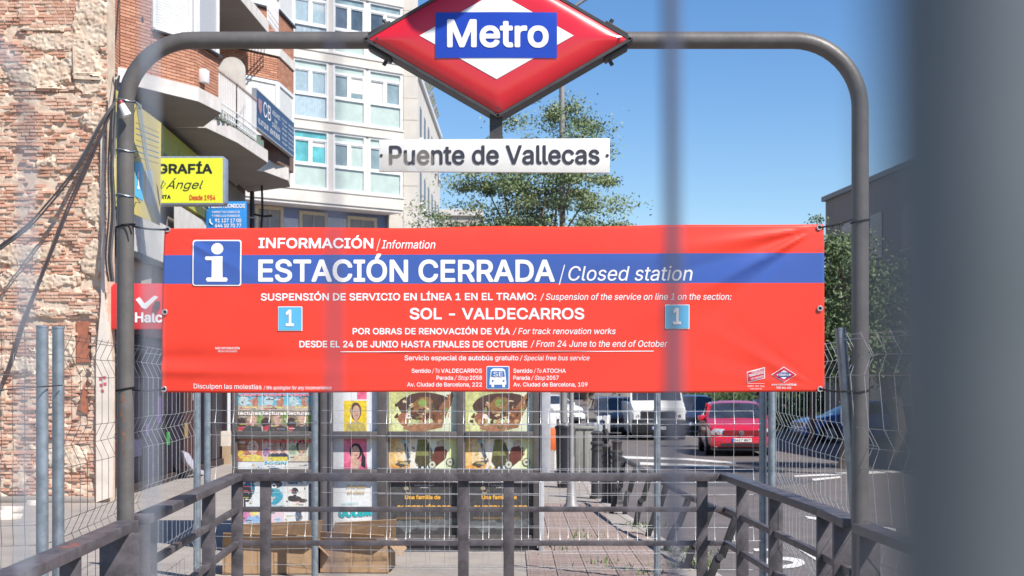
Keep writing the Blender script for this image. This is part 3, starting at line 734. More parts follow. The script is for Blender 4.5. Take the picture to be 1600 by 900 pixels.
MB().tube([c + Vector((0, 0, z)) for z in (0, .05, .1, .5, .55, 3.4)], [.12, .12, .085, .05, .034, .034], 16).build('pole_tube', m_polg, sp, smooth=True)
g = MB(); g.tube([c + Vector((0, -.04, 3.1)), c + Vector((0, -.06, 3.1))], .22, 28); g.build('sign_disc', M('sign blue enamel', (.02, .1, .4), .35), sp)
sl = thing('street_lamp', 'tall grey street lamp rising behind the diamond sign with a curved arm', 'street lamp', (X(880, 44), 44, 0))
c = Vector((X(880, 44), 44, 0)); zt_ = Z(45, 44)
MB().tube([c, c + Vector((0, 0, .3)), c + Vector((0, 0, 1.2)), Vector((X(877.5, 44), 44, zt_))], [.17, .13, .1, .075], 14).build('lamp_pole', m_polg, sl, smooth=True)
MB().tube(smooth_path([P(877.5, 60, 44), P(878, 40, 44), P(890, 18, 44), P(908, 3, 44), P(935, -12, 44)], 6), .05, 10).build('lamp_arm', m_polg, sl, smooth=True)
MB().obox(P(948, -14, 44), ((1, 0, .25), (0, 1, 0), (0, 0, 1)), (.35, .14, .07)).build('lamp_head', m_polg, sl, bevel=.03)
p2 = thing('traffic_light_pole', 'thick grey pole standing directly behind the black bin', 'pole', (X(881, 33), 33, 0))
c = Vector((X(881, 33), 33, 0)); MB().tube([c, c + Vector((0, 0, 4.0))], .075, 14).build('pole_tube', m_polg, p2, smooth=True)
MB().box(c.x - .14, c.x + .14, 32.75, 32.93, 2.6, 3.4).build('signal_head', m_black, p2, bevel=.02)
for zz in (2.75, 3.0, 3.25): MB().tube([(c.x, 32.75, zz), (c.x, 32.7, zz)], .085, 14).build('signal_visor', m_black, p2, smooth=True)
br = thing('works_barrier', 'orange and white works barrier seen past the kiosk edge', 'barrier', (X(863, 30), 30, 0))
m_or = M('barrier orange', (.75, .16, .04), .5)
MB().box(X(856, 31), X(869, 31), 31, 31.06, .55, 1.0).build('barrier_board', m_or, br, bevel=.01)
MB().box(X(856, 31), X(869, 31), 31, 31.06, 1.0, 1.3).build('barrier_board', m_white, br, bevel=.01)
for px in (857, 868): MB().box(X(px, 31) - .02, X(px, 31) + .02, 31.07, 31.11, 0, 1.3).build('barrier_leg', m_white, br)

# ================================================================ KIOSK
YK = 17.3; kf = flat(YK)
ki = thing('newspaper_kiosk', 'newspaper kiosk with glazed panels of posters and magazine covers', 'kiosk', (X(600, YK), YK, 0))
m_kfr = M('kiosk frame brown grey', (.105, .092, .088), .45, .1, .15, 10)
m_kbody = M('kiosk body', (.13, .115, .11), .6)
m_kglass = M('grubby glazing', (.055, .055, .058), .3, 0, .4, 3)
KH = 2.75
MB().box(X(366, YK), X(846, YK), YK + .06, YK + 2.1, .08, KH).build('kiosk_body', m_kbody, ki)
MB().box(X(372, YK), X(838, YK), YK + .03, YK + 2.0, 0, .1).build('plinth', m_darker, ki)
MB().box(X(358, YK), X(852, YK), YK - .25, YK + 2.3, KH, KH + .16).build('roof', m_kfr, ki, bevel=.02)
for a, b in ((363, 371), (489, 497), (514, 520), (590, 607), (714, 727), (833, 847)):
    MB().box(X(a, YK), X(b, YK), YK - .02, YK + .07, .1, KH).build('frame_post', m_kfr, ki, bevel=.006)
for a, b in ((371, 489), (520, 590), (607, 714), (727, 833)):
    MB().box(X(a, YK), X(b, YK), YK - .045, YK + .05, Z(685.5, YK), Z(674, YK)).build('cross_bar', m_kfr, ki, bevel=.004)
    MB().box(X(a, YK), X(b, YK), YK - .03, YK + .05, Z(745, YK), Z(733, YK)).build('cross_bar', m_kfr, ki, bevel=.004)
    MB().box(X(a, YK), X(b, YK), YK + .0, YK + .058, Z(850, YK), Z(836, YK)).build('lower_panel', m_kfr, ki)
# pale side column of the kiosk
kc = MB(); kc.box(X(846, YK), X(860, YK), YK - .05, YK + .25, Z(745, YK), KH); kc.box(X(842, YK), X(850, YK), YK - .03, YK + .2, 0, Z(745, YK)); kc.build('side_column', M('pale grey panel', (.42, .42, .44), .5), ki, bevel=.005)
# rounded brown column beside the white poster
MB().tube([(X(505, YK), YK + .03, .1), (X(505, YK), YK + .03, KH)], .055, 20).build('round_column', m_kfr, ki, smooth=True)

class Art:
    def __init__(s, fn, off=.002): s.fn = fn; s.mb = MB(); s.mats = []; s.off = off; s.k = 0
    def add(s, pts, col, rough=.5):
        nm = 'print %.2f %.2f %.2f' % tuple(col); m = M(nm, col, rough, 0, .07 if min(col) > .35 else .25, 32, detail=6)
        if m not in s.mats: s.mats.append(m)
        s.mb.poly([s.fn(x, y, s.off + s.k * .00006) for x, y in pts], s.mats.index(m)); s.k += 1; return s
    def build(s, name, parent, **k): return s.mb.build(name, s.mats, parent, **k)
def wob(cx, cy, rx, ry, amp, n=22, seed=1):
    rnd = random.Random(seed); ph = [rnd.uniform(0, 6.28) for _ in range(4)]
    out = []
    for i in range(n):
        a = 2 * math.pi * i / n; k = 1 + amp * (math.sin(2 * a + ph[0]) + .7 * math.sin(3 * a + ph[1]) + .5 * math.sin(5 * a + ph[2]))
        out.append((cx + rx * k * math.cos(a), cy + ry * k * math.sin(a)))
    return out
def figure(A, cx, y0, y1, w, skin, cloth, hair=(.05, .03, .03), s=1):
    """a head-and-shoulders printed portrait"""
    h = y1 - y0
    A.add([(cx - w * .55, y1), (cx - w * .5, y1 - h * .22), (cx - w * .15, y1 - h * .34), (cx + w * .15, y1 - h * .34), (cx + w * .5, y1 - h * .22), (cx + w * .55, y1)], cloth)
    A.add(ell(cx, y0 + h * .32, w * .29, h * .31, 18), hair)
    A.add([(cx - w * .08, y1 - h * .4), (cx + w * .08, y1 - h * .4), (cx + w * .1, y1 - h * .3), (cx - w * .1, y1 - h * .3)], skin)
    A.add(ell(cx + w * .02 * s, y0 + h * .36, w * .2, h * .25, 18), skin)
    for dx in (-.08, .08): A.add(ell(cx + w * dx + w * .02, y0 + h * .33, w * .03, h * .014, 8), (.06, .04, .04))
    A.add(ell(cx + w * .02, y0 + h * .47, w * .06, h * .015, 8), (.4, .12, .1))
m_glz = M('poster cover sheen', (.8, .8, .8), .1)
# --- two big film posters (plain stand-ins)
for (x0, x1, sd) in ((607, 714, 3), (727, 833, 4)):
    W = x1 - x0; u = lambda t: x0 + W * t
    pst = MB(); pst.box(X(x0, YK), X(x1, YK), YK + .052, YK + .058, Z(836, YK), Z(612, YK)); po = pst.build('poster', m_white, ki); 
    kf2 = lambda px, py, off=0.0: P(px, py, YK + .052) - Vector((0, off, 0))
    A = Art(kf2)
    def lerp3(t, a, b, c_):
        p, q, k_ = (a, b, t * 2) if t < .5 else (b, c_, t * 2 - 1); return tuple(p[i_] * (1 - k_) + q[i_] * k_ for i_ in range(3))
    for k in range(10):
        a_, b_ = u(k / 10), u((k + 1) / 10)
        A.add(rect(a_, 612, b_, 680), lerp3((k + .5) / 10, (.55, .56, .22), (.42, .44, .22), (.74, .78, .60))); A.add(rect(a_, 680, b_, 745), lerp3((k + .5) / 10, (.74, .44, .10), (.80, .83, .80), (.70, .74, .30)))
    A.add(wob(u(.16), 732, W * .14, 12, .2, seed=12), (.72, .34, .08)); A.add(wob(u(.14), 655, W * .1, 22, .2, seed=19), (.66, .68, .34))
    A.add(wob(u(.52), 634, W * .40, 21, .05, seed=sd + 7), (.085, .045, .035)); A.add(wob(u(.5), 634, W * .16, 13, .1, seed=5), (.25, .13, .05)); A.add(wob(u(.50), 630, W * .07, 6, .1, seed=6), (.22, .3, .08))
    A.add(wob(u(.22), 655, W * .07, 12, .12, seed=21), (.3, .12, .07)); A.add([(u(.28), 640), (u(.33), 650), (u(.35), 656), (u(.26), 653)], (.75, .68, .6))
    A.add([(u(.60), 672), (u(.72), 640), (u(.86), 620), (u(.93), 612), (u(.95), 618), (u(.88), 640), (u(.78), 668)], (.28, .13, .06))
    A.add(wob(u(.45), 668, W * .22, 7, .2, seed=33), (.35, .17, .09)); A.add(wob(u(.7), 648, W * .1, 9, .15, seed=34), (.2, .08, .04))
    for k in range(9): A.add(wob(u(.12 + .09 * k), 650 + 10 * math.sin(k * 2.1), W * .025, 4, .25, seed=40 + k), ((.1, .05, .03), (.5, .3, .15), (.22, .26, .08))[k % 3])
    rd = random.Random(sd)
    pal = [(.10, .05, .035), (.34, .18, .09), (.5, .33, .2), (.16, .15, .06), (.62, .5, .3), (.07, .04, .03), (.26, .10, .05)]
    for k in range(46): A.add(wob(u(rd.gauss(.5, .2)), rd.gauss(644, 11), W * rd.uniform(.01, .035), rd.uniform(1.2, 3.6), .35, 9, seed=k), pal[k % 7])
    for k in range(26): A.add(wob(u(rd.uniform(.05, .95)), rd.uniform(690, 742), W * rd.uniform(.008, .025), rd.uniform(1, 3), .35, 8, seed=90 + k), ((.6, .5, .15), (.75, .72, .5), (.3, .2, .08), (.8, .5, .12))[k % 4])
    # standing figure with cape
    A.add([(u(.43), 687), (u(.56), 687), (u(.60), 712), (u(.61), 722), (u(.56), 728), (u(.44), 728), (u(.39), 720), (u(.41), 704)], (.20, .20, .07)); A.add([(u(.41), 712), (u(.60), 712), (u(.61), 722), (u(.56), 728), (u(.44), 728), (u(.39), 720)], (.08, .065, .03)); A.add(rect(u(.44), 728, u(.48), 745), (.04, .035, .03)); A.add(rect(u(.52), 728, u(.56), 745), (.04, .035, .03))
    A.add([(u(.58), 690), (u(.68), 716), (u(.64), 722), (u(.55), 700)], (.09, .08, .04))
    # motorbike
    A.add([(u(.62), 724), (u(.68), 700), (u(.78), 694), (u(.86), 706), (u(.84), 716), (u(.70), 728)], (.14, .045, .03))
    for cx_, cy_ in ((u(.90), 722), (u(.64), 726)):
        A.add(ell(cx_, cy_, W * .058, 6.6, 16), (.07, .06, .05)); A.add(ell(cx_, cy_, W * .048, 5.4, 16), (.58, .58, .42)); A.add(ell(cx_, cy_, W * .018, 2, 10), (.12, .1, .08))
    A.add([(u(.70), 690), (u(.80), 688), (u(.84), 696), (u(.72), 698)], (.5, .42, .35))
    # tumbling figure on the left
    A.add([(u(.21), 686), (u(.26), 688), (u(.28), 702), (u(.32), 714), (u(.29), 718), (u(.25), 706)], (.06, .10, .13)); A.add(wob(u(.24), 690, W * .05, 4, .2, seed=8), (.35, .5, .55))
    A.add(wob(u(.22), 724, W * .09, 4.5, .3, seed=11), (.1, .09, .08)); A.add(wob(u(.24), 724, W * .05, 2.2, .3, seed=14), (.5, .4, .15))
    A.add(rect(x0, 745, x1, 836), (.06, .057, .057)); A.add(rect(x0, 745, x1, 753), (.32, .09, .04)); A.add(rect(x0, 751, x1, 756), (.12, .05, .035))
    for k in range(5): A.add(wob(u(.1 + .2 * k), 818 + 4 * math.sin(k), W * .14, 5 + k % 2 * 4, .2, seed=60 + k), (.12, .13, .13))
    A.add(wob(u(.28), 766, W * .05, 5, .3, seed=70), (.35, .3, .2)); A.add(wob(u(.29), 767, W * .03, 3, .3, seed=71), (.06, .05, .05))
    A.build('poster_print', po)
    mo = FLAT('orange print', (.82, .42, .06)); 
    tp = lambda s, a, b, base, c, m=mo, bold=.03: text(s, a, b, base, c, kf2, m, po, bold=bold, off=.012)
    tp('la película del verano', u(.38), u(.66), 759, 2, m_printw, .0); tp('y aventuras', u(.46), u(.58), 762.5, 2, m_printw, 0)
    tp('Una familia de', u(.24), u(.76), 780, 6.5); tp('SUPERHÉROES', u(.12), u(.92), 799, 9.5, bold=.05)
    tp('PRÓXIMAMENTE EN CINES', u(.12), u(.8), 811, 3, FLAT('dim orange', (.4, .25, .1)), .0)
# --- white poster with two portraits and a teal title
x0, x1 = 520, 590
pst = MB(); pst.box(X(x0, YK), X(x1, YK), YK + .052, YK + .058, Z(833, YK), Z(612, YK)); po = pst.build('poster', m_white, ki)
A = Art(kf2); A.add(rect(x0, 612, x1, 833), (.70, .71, .70)); A.add(rect(537, 626, 573, 674), (.72, .52, .03)); A.add(rect(558, 612, 573, 624), (.72, .14, .24)); A.add(rect(537, 684, 573, 745), (.70, .16, .26))
figure(A, 556, 628, 674, 30, (.52, .33, .24), (.45, .36, .1), (.12, .07, .05)); figure(A, 556, 692, 733, 34, (.6, .36, .28), (.62, .1, .2), (.035, .02, .03), -1)
A.add([(548, 712), (566, 722), (560, 733), (548, 733)], (.6, .36, .28)); A.add([(566, 704), (571, 715), (571, 732), (564, 728)], (.035, .02, .03))
A.build('poster_print', po)
m_teal = FLAT('teal print', (.02, .40, .42)); m_ochre = FLAT('ochre print', (.58, .42, .18))
text('18 de junio', 541, 572, 763, 6, kf2, m_ochre, po, bold=.02, off=.01); text('en cines', 543, 570, 772, 6, kf2, m_ochre, po, bold=.02, off=.01)
text('UNA COMEDIA DE', 534, 560, 789, 3, kf2, m_teal, po, bold=.0, off=.01, dy=-.04); text('GOLEM', 529, 582, 809, 14, kf2, m_teal, po, bold=.06, off=.01, dy=-.06)
for k in range(3): text('protagonistas y equipo', 530, 570 - k * 6, 815 + k * 4, 2, kf2, FLAT('grey print', (.45, .45, .45)), po, off=.01)
# --- magazine covers
bkm = MB(); bkm.box(X(371, YK), X(489, YK), YK + .048, YK + .056, Z(836, YK), Z(612, YK)); bkm.build('display_back', M('display back', (.2, .2, .22), .6), ki)
kf3 = lambda px, py, off=0.0: P(px, py, YK + .046) - Vector((0, off, 0))
def cover(x0, y0, x1, y1, bg, items, title=None, tcol=(.8, .1, .1), seed=0):
    mb = MB(); mb.box(X(x0, YK), X(x1, YK), YK + .040, YK + .046, Z(y1, YK), Z(y0, YK)); o = mb.build('magazine_cover', m_white, ki)
    f = lambda px, py, off=0.0: P(px, py, YK + .040) - Vector((0, off, 0))
    A = Art(f, .0015); A.add(rect(x0, y0, x1, y1), bg); w_, h_ = x1 - x0, y1 - y0
    for it in items:
        k = it[0]
        if k == 'e': A.add(wob(x0 + it[1] * w_, y0 + it[2] * h_, it[3] * w_, it[4] * h_, .08, 14, seed=int(it[1] * 99)), it[5])
        if k == 'r': A.add(rect(x0 + it[1] * w_, y0 + it[2] * h_, x0 + it[3] * w_, y0 + it[4] * h_), it[5])
        if k == 'f': figure(A, x0 + it[1] * w_, y0 + it[2] * h_, y0 + it[3] * h_, it[4] * w_, it[5], it[6], it[7])
    rd = random.Random(int(x0 * 7 + y0))
    for k in range(7):
        a_, b_, c_ = rd.uniform(.04, .6), rd.uniform(.15, .92), rd.uniform(.12, .34); A.add(rect(x0 + a_ * w_, y0 + b_ * h_, x0 + (a_ + c_) * w_, y0 + b_ * h_ + rd.uniform(.6, 1.4)), rd.choice(((.7, .68, .64), (.08, .07, .08), (.62, .1, .12), (.6, .5, .1), (.2, .3, .35))))
    for k in range(9): A.add(wob(x0 + rd.random() * w_ * .9 + 1, y0 + rd.random() * h_ * .9 + 1, rd.uniform(.6, 2.2), rd.uniform(.6, 2.2), .3, 8, seed=k), rd.choice(((.35, .22, .16), (.12, .1, .1), (.55, .42, .33), bg, bg)))
    A.build('cover_print', o)
    if title: text(title, x0 + 1, x1 - 1, y0 + h_ * .2, h_ * .17, f, FLAT('title %.1f %.1f %.1f' % tcol, tcol), o, bold=.03, off=.009)
xs = [371.5, 410.5, 450, 488]
for i in range(3):
    a, b = xs[i], xs[i + 1] - 1.2
    cover(a, 613, b, 641, (.16, .42, .52), [('r', 0, .72, 1, 1, (.45, .38, .30)), ('e', .25, .45, .22, .3, (.42, .55, .56)), ('e', .72, .55, .14, .3, (.42, .2, .13)), ('e', .78, .18, .06, .1, (.16, .09, .06)), ('r', .3, .8, .85, .88, (.62, .5, .2))], 'viajes', (.75, .25, .32))
    cover(a, 642, b, 674, (.26, .2, .14), [('e', .85, .35, .2, .3, (.2, .3, .09)), ('e', .15, .6, .2, .3, (.06, .045, .04)), ('f', .6, .12, 1.0, .75, (.55, .36, .27), (.07, .07, .07), (.42, .3, .2)), ('r', .02, .78, .24, .94, (.5, .05, .08))], 'lecturas', (.85, .8, .78))
cover(371.5, 686, 409.5, 721, (.42, .16, .10), [('f', .62, .05, 1, .8, (.6, .38, .3), (.62, .5, .12), (.62, .52, .46)), ('e', .15, .7, .14, .2, (.6, .42, .08)), ('r', .0, .1, .3, .2, (.75, .6, .6))], None)
cover(410.5, 685, 449, 720, (.62, .46, .40), [('f', .5, .05, .95, .55, (.5, .3, .22), (.06, .06, .09), (.45, .3, .2)), ('f', .82, .02, .95, .45, (.42, .24, .17), (.05, .05, .09), (.06, .04, .04)), ('r', .2, .82, 1, 1, (.60, .50, .08)), ('e', .12, .62, .12, .18, (.35, .2, .35))], 'hola', (.75, .1, .12))
cover(450, 685, 487.5, 721, (.52, .54, .42), [('f', .58, .05, 1, .85, (.56, .36, .28), (.55, .45, .33), (.06, .04, .04)), ('e', .85, .12, .1, .12, (.68, .62, .05)), ('e', .2, .5, .2, .2, (.3, .38, .26))], 'mia', (.72, .1, .16))
cover(371.5, 722, 412, 745, (.55, .58, .62), [('e', .3, .3, .3, .3, (.7, .7, .7))]); 
cover(413, 720, 449, 744, (.68, .68, .66), [('e', .5, .9, .4, .5, (.08, .12, .18))], 'ICON', (.05, .42, .55)); cover(450, 723, 487.5, 744, (.6, .55, .5), [('r', .1, .5, .95, .7, (.15, .4, .55))])
cover(372, 746, 408, 792, (.62, .65, .64), [('e', .5, .08, .4, .12, (.12, .08, .2)), ('e', .45, .42, .28, .28, (.04, .16, .24)), ('e', .4, .55, .2, .3, (.03, .03, .04)), ('r', .25, .7, .33, 1, (.03, .03, .04))])
cover(409, 746, 444, 790, (.5, .58, .6), [('e', .6, .2, .3, .2, (.1, .1, .12)), ('e', .5, .65, .42, .32, (.06, .3, .4)), ('e', .55, .3, .12, .09, (.8, .8, .8)), ('e', .55, .3, .05, .04, (.02, .02, .02)), ('e', .3, .8, .2, .16, (.5, .6, .62))])
cover(445, 757, 482, 794, (.66, .65, .62), [('e', .42, .28, .14, .16, (.05, .05, .05)), ('e', .4, .6, .28, .14, (.06, .05, .05)), ('e', .75, .68, .22, .08, (.08, .07, .07)), ('r', .36, .3, .48, .62, (.04, .04, .05))])
cover(446, 746, 486, 756, (.55, .62, .66), [('e', .3, .5, .3, .5, (.12, .2, .3))])
cover(372, 793, 408, 832, (.58, .5, .62), [('e', .3, .3, .28, .26, (.5, .2, .35)), ('e', .65, .55, .3, .28, (.25, .4, .6)), ('e', .4, .8, .26, .18, (.6, .45, .6)), ('e', .7, .2, .2, .14, (.7, .6, .2))])
cover(409, 791, 444, 834, (.66, .5, .55), [('e', .3, .5, .12, .4, (.55, .2, .28)), ('e', .75, .6, .12, .2, (.3, .5, .65)), ('r', 0, 0, 1, .12, (.12, .3, .42))])
cover(445, 795, 484, 834, (.68, .67, .66), [('e', .55, .3, .14, .26, (.1, .14, .2)), ('r', .5, .5, .56, .92, (.06, .06, .08)), ('e', .62, .12, .06, .07, (.1, .06, .05))])

# ================================================================ CARDBOARD
m_card = M('cardboard', (.37, .24, .14), .85, 0, .12, 9, bump=.15, bscale=30); m_cardi = M('cardboard inside', (.28, .17, .10), .9, 0, .12, 9)
def carton(px0, px1, Y, h, dpt, rz, label, flaps=True, tilt=0):
    x0, x1 = X(px0, Y), X(px1, Y); W = x1 - x0; c = Vector(((x0 + x1) / 2, Y, 0.004))
    t = thing('cardboard_box', label, 'box', c, 'cardboard boxes in front of the kiosk')
    a = W / 2; 
    def wall(p, q, z0, z1, m=m_card, name='box_side'):
        g = MB(); d = (Vector(q) - Vector(p)).normalized(); n = Vector((-d.y, d.x, 0)) * .006
        g.prism([c + Vector((p[0], p[1], z0)), c + Vector((q[0], q[1], z0)), c + Vector((q[0], q[1], z1)), c + Vector((p[0], p[1], z1))], n); return g.build(name, m, t)
    wall((-a, 0, 0), (a, 0, 0), 0, h); wall((a, 0.01, 0), (a, dpt, 0), 0, h); wall((a, dpt, 0), (-a, dpt, 0), 0, h); wall((-a, dpt, 0), (-a, .01, 0), 0, h)
    g = MB(); g.box(c.x - a, c.x + a, c.y, c.y + dpt, 0.004, .012); g.build('box_bottom', m_cardi, t)
    if flaps:
        g = MB(); g.prism([c + Vector((-a, 0, h)), c + Vector((a, 0, h)), c + Vector((a - .02, -.12, h + .10)), c + Vector((-a + .02, -.10, h + .13))], (0, .004, .004)); g.build('box_flap', m_card, t)
        g = MB(); g.prism([c + Vector((-a, dpt, h)), c + Vector((a, dpt, h)), c + Vector((a + .02, dpt - .06, h + .2)), c + Vector((-a + .05, dpt - .03, h + .16))], (0, .004, .004)); g.build('box_flap', m_card, t)
        g = MB(); g.prism([c + Vector((a, 0, h)), c + Vector((a, dpt, h)), c + Vector((a + .12, dpt, h - .1)), c + Vector((a + .12, .02, h - .12))], (.004, 0, 0.002)); g.build('box_flap', m_card, t)
    t.rotation_euler = (0, 0, rz)
    return t
carton(348, 494, 15.25, .29, .55, R(2), 'low wide opened cardboard box below the magazine covers')
carton(500, 606, 15.35, .29, .6, R(-3), 'taller opened cardboard box below the white film poster')
# ================================================================ WALL HELPERS
class Wall:
    def __init__(s, a, b):
        s.a = Vector((a[0], a[1], 0)); s.b = Vector((b[0], b[1], 0)); s.d = (s.b - s.a); s.L = s.d.length; s.d.normalize(); s.n = Vector((s.d.y, -s.d.x, 0))
    def pt(s, u, z, o=0.0): return s.a + s.d * u + s.n * o + Vector((0, 0, z))
    def box(s, mb, u0, u1, z0, z1, o0, o1, mi=0):
        vs = [s.pt(u, z, o) for z in (z0, z1) for u, o in ((u0, o1), (u1, o1), (u1, o0), (u0, o0))]
        return mb.add(vs, [(3, 2, 1, 0), (4, 5, 6, 7), (0, 1, 5, 4), (1, 2, 6, 5), (2, 3, 7, 6), (3, 0, 4, 7)], mi)
    def u(s, px):
        t = (px - 800) / F; den = s.d.x - t * s.d.y
        return (t * s.a.y - s.a.x) / den
    def z(s, px, py): 
        q = s.pt(s.u(px), 0); return CH + (599 - py) / F * q.y
    def part(s, name, mat, parent, u0, u1, z0, z1, o0, o1, **k):
        mb = MB(); s.box(mb, u0, u1, z0, z1, o0, o1); return mb.build(name, mat, parent, **k)
def in_view(v):
    if v.y < 1: return False
    x, y = proj(v); return -8 < x < 1608 and -8 < y < 908 and not (262 < x < 1280 and 360 < y < 608)
def lay_bricks(parent, items, mats, limit, joint_mat=None, name='brick'):
    """items: (centre, d, n, length, height, depth, mat index). The largest in view become parts, the rest one stuff part"""
    sc_ = []
    for k, it in enumerate(items):
        c = it[0]; s = (it[3] * it[4] / (c.y ** 2)) * (abs(it[2].normalized().dot(c.normalized())) + .05) if in_view(c) else 0
        sc_.append((s, k))
    sc_.sort(reverse=True); top = {k for s, k in sc_[:limit] if s > 0}
    cache = {}; rest = MB(); org = base_of(parent)
    Zv = Vector((0, 0, 1))
    for k, (c, d, n, L, h, dp, mi) in enumerate(items):
        if k in top:
            key = (round(L, 2), round(h, 3), round(dp, 2), mi)
            if key not in cache:
                q = MB(); q.box(-L / 2, L / 2, 0, dp, -h / 2, h / 2); cache[key] = q.mesh(name, mats[mi])
            o = bpy.data.objects.new(name, cache[key]); COL.objects.link(o); o.parent = parent
            nn = -n.normalized(); dd = (d - nn * d.dot(nn)).normalized(); zz = dd.cross(nn)
            m = Matrix((dd, nn, zz)).transposed().to_4x4()
            m.translation = c - org; o.matrix_local = m
        else:
            rest.obox(c - n.normalized() * dp / 2, (d, n, Zv), (L / 2, dp / 2, h / 2), mi)
    if rest.v: rest.build('brickwork', mats, parent, kind='stuff')

# ================================================================ OLD BRICK WALL
YW = 24.5
m_ob = [M('old brick a', (.54, .22, .13), .9, 0, .25, 14, bump=.5, bscale=40, col2=(.68, .45, .33), rnd=.12), M('old brick b', (.58, .30, .20), .9, 0, .25, 12, bump=.5, bscale=40, col2=(.72, .54, .42), rnd=.12), M('old brick c', (.50, .22, .14), .9, 0, .25, 12, bump=.5, bscale=40, col2=(.64, .41, .31), rnd=.12)]
m_old = M('crumbling render', (.52, .37, .27), .95, 0, .2, 3.4, bump=1.0, bscale=16, col2=(.68, .57, .45), detail=12)
ow = thing('crumbling_brick_wall', 'crumbling old brick party wall with patches of cream render at the far left', 'wall', (X(60, YW), YW, 0))
wx0, wx1 = X(-60, YW), X(167, YW)
MB().box(wx0, wx1, YW + .05, YW + .5, 0, 9.2).build('wall_core', m_old, ow)
patches = [(142, 35, 26, 45, 1.3), (95, 66, 62, 15, 1.0), (75, 108, 45, 26, .9), (130, 95, 26, 22, 1.2), (30, 118, 40, 14, .7), (140, 130, 22, 14, 1), (150, 190, 22, 22, .6), (40, 395, 60, 16, .8), (152, 320, 18, 60, .8), (60, 440, 70, 14, .8), (150, 400, 22, 40, .8), (105, 545, 40, 30, .8), (60, 490, 70, 10, .6), (20, 570, 40, 16, .5), (150, 560, 22, 60, .6), (110, 720, 60, 26, .6), (60, 255, 40, 18, .4)]
def fbm(x, z, s, o=3, seed=0.0):
    return noise.fractal(Vector((x * s + seed, seed * 1.7, z * s)), 0.9, 2.1, o)
def cover_amt(x, z):
    px, py = 800 + x / YW * F, 599 - (z - CH) / YW * F
    c = 0
    for a, b, ra, rb, k in patches:
        c = max(c, k * math.exp(-(((px - a) / ra) ** 2 + ((py - b) / rb) ** 2)))
    return c + .34 * fbm(x, z, 1.6, 4, 3.3) + .16 * fbm(x, z, 6.0, 3, 9.1)
def erosion(x, z): 
    return max(0.0, fbm(x, z, 2.2, 4, 21.0) - .05) * .14
def sheet(s, t):
    x = wx0 + (wx1 - wx0) * s; z = -.05 + 9.1 * t
    px, py = 800 + x / YW * F, 599 - (z - CH) / YW * F
    c = min(1, max(0, (cover_amt(x, z) + .10 * fbm(x, z, 14, 3, 77) - .36) / .10)); c = c * c * (3 - 2 * c)
    h = -.006 + .032 * c + .013 * fbm(x, z, 22, 4, 5) * (.6 + .8 * c) - erosion(x, z) * (1 - .6 * c)
    e = noise.voronoi(Vector((x * 12, 0, z * 22)))[0]; h += .018 * (e[1] - e[0]) * (1 - c) * max(0, min(1, .4 + fbm(x, z, 1.3, 2, 44)))
    for (a, b, hw_, hh_) in ((134, 122, 22, 2.6), (90, 142, 32, 2.2), (45, 144, 46, 1.6), (128, 497, 13, 6), (60, 50, 40, 1.6)):      # open ledges
        if abs(px - a) < hw_ and abs(py - b - (px - a) * .03) < hh_: h = -.10 + .02 * fbm(x, z, 20, 2, 2)
        if abs(px - a) < hw_ and 0 < b - py < hh_ + 5: h += .035
    if 118 < px < 141 and 500 < py < 575: h = -.09
    if abs(px - (134 - (py - 560) * .06)) < 7 + 3 * math.sin(py * .4) and 575 <= py < 650: h = -.11
    return Vector((x, YW - h, z))
g = MB(); g.grid(sheet, 130, 520)
# horizontal offset of sheet vertices makes it rougher
rk = g.build('render_and_mortar', m_old, ow, kind='stuff', smooth=True, ang=35)
items = []; row = 0; z = .04; rnd = random.Random(11); c_h = .054
while z < 9.0:
    x = wx0 + (.12 if row % 2 else 0); hdr = row % 2
    while x < wx1 - .05:
        L = rnd.choice((.22, .2, .115)) if hdr else rnd.choice((.22, .11, .12))
        L = min(L, wx1 - x)
        cxp = x + L / 2; px, py = 800 + cxp / YW * F, 599 - (z - CH) / YW * F
        cv = cover_amt(cxp, z); er = erosion(cxp, z)
        if L > .06 and cv < .56 and er < .085 and rnd.random() > (.02 if py < 40 else .16) and not (118 < px < 141 and 490 < py < 650):
            rg = 0 if py < 40 else 1
            off = rnd.uniform(.004, .012 + .012 * rg) - er * .8 + (.0 if rnd.random() > .16 else -.03 * rg)
            a = rnd.uniform(-.1, .1) * rg; d = Vector((math.cos(a), math.sin(a), rnd.uniform(-.02, .02))).normalized(); n = Vector((math.sin(a), -math.cos(a), 0))
            items.append((Vector((cxp, YW - off + .0, z)), d, n, round(L - .014, 2), c_h - .012 - rnd.choice((0, .006, .012)) * rg, .07, rnd.choice((0, 1, 1, 2))))
        x += L + .008
    z += c_h; row += 1
lay_bricks(ow, items, m_ob, 300)
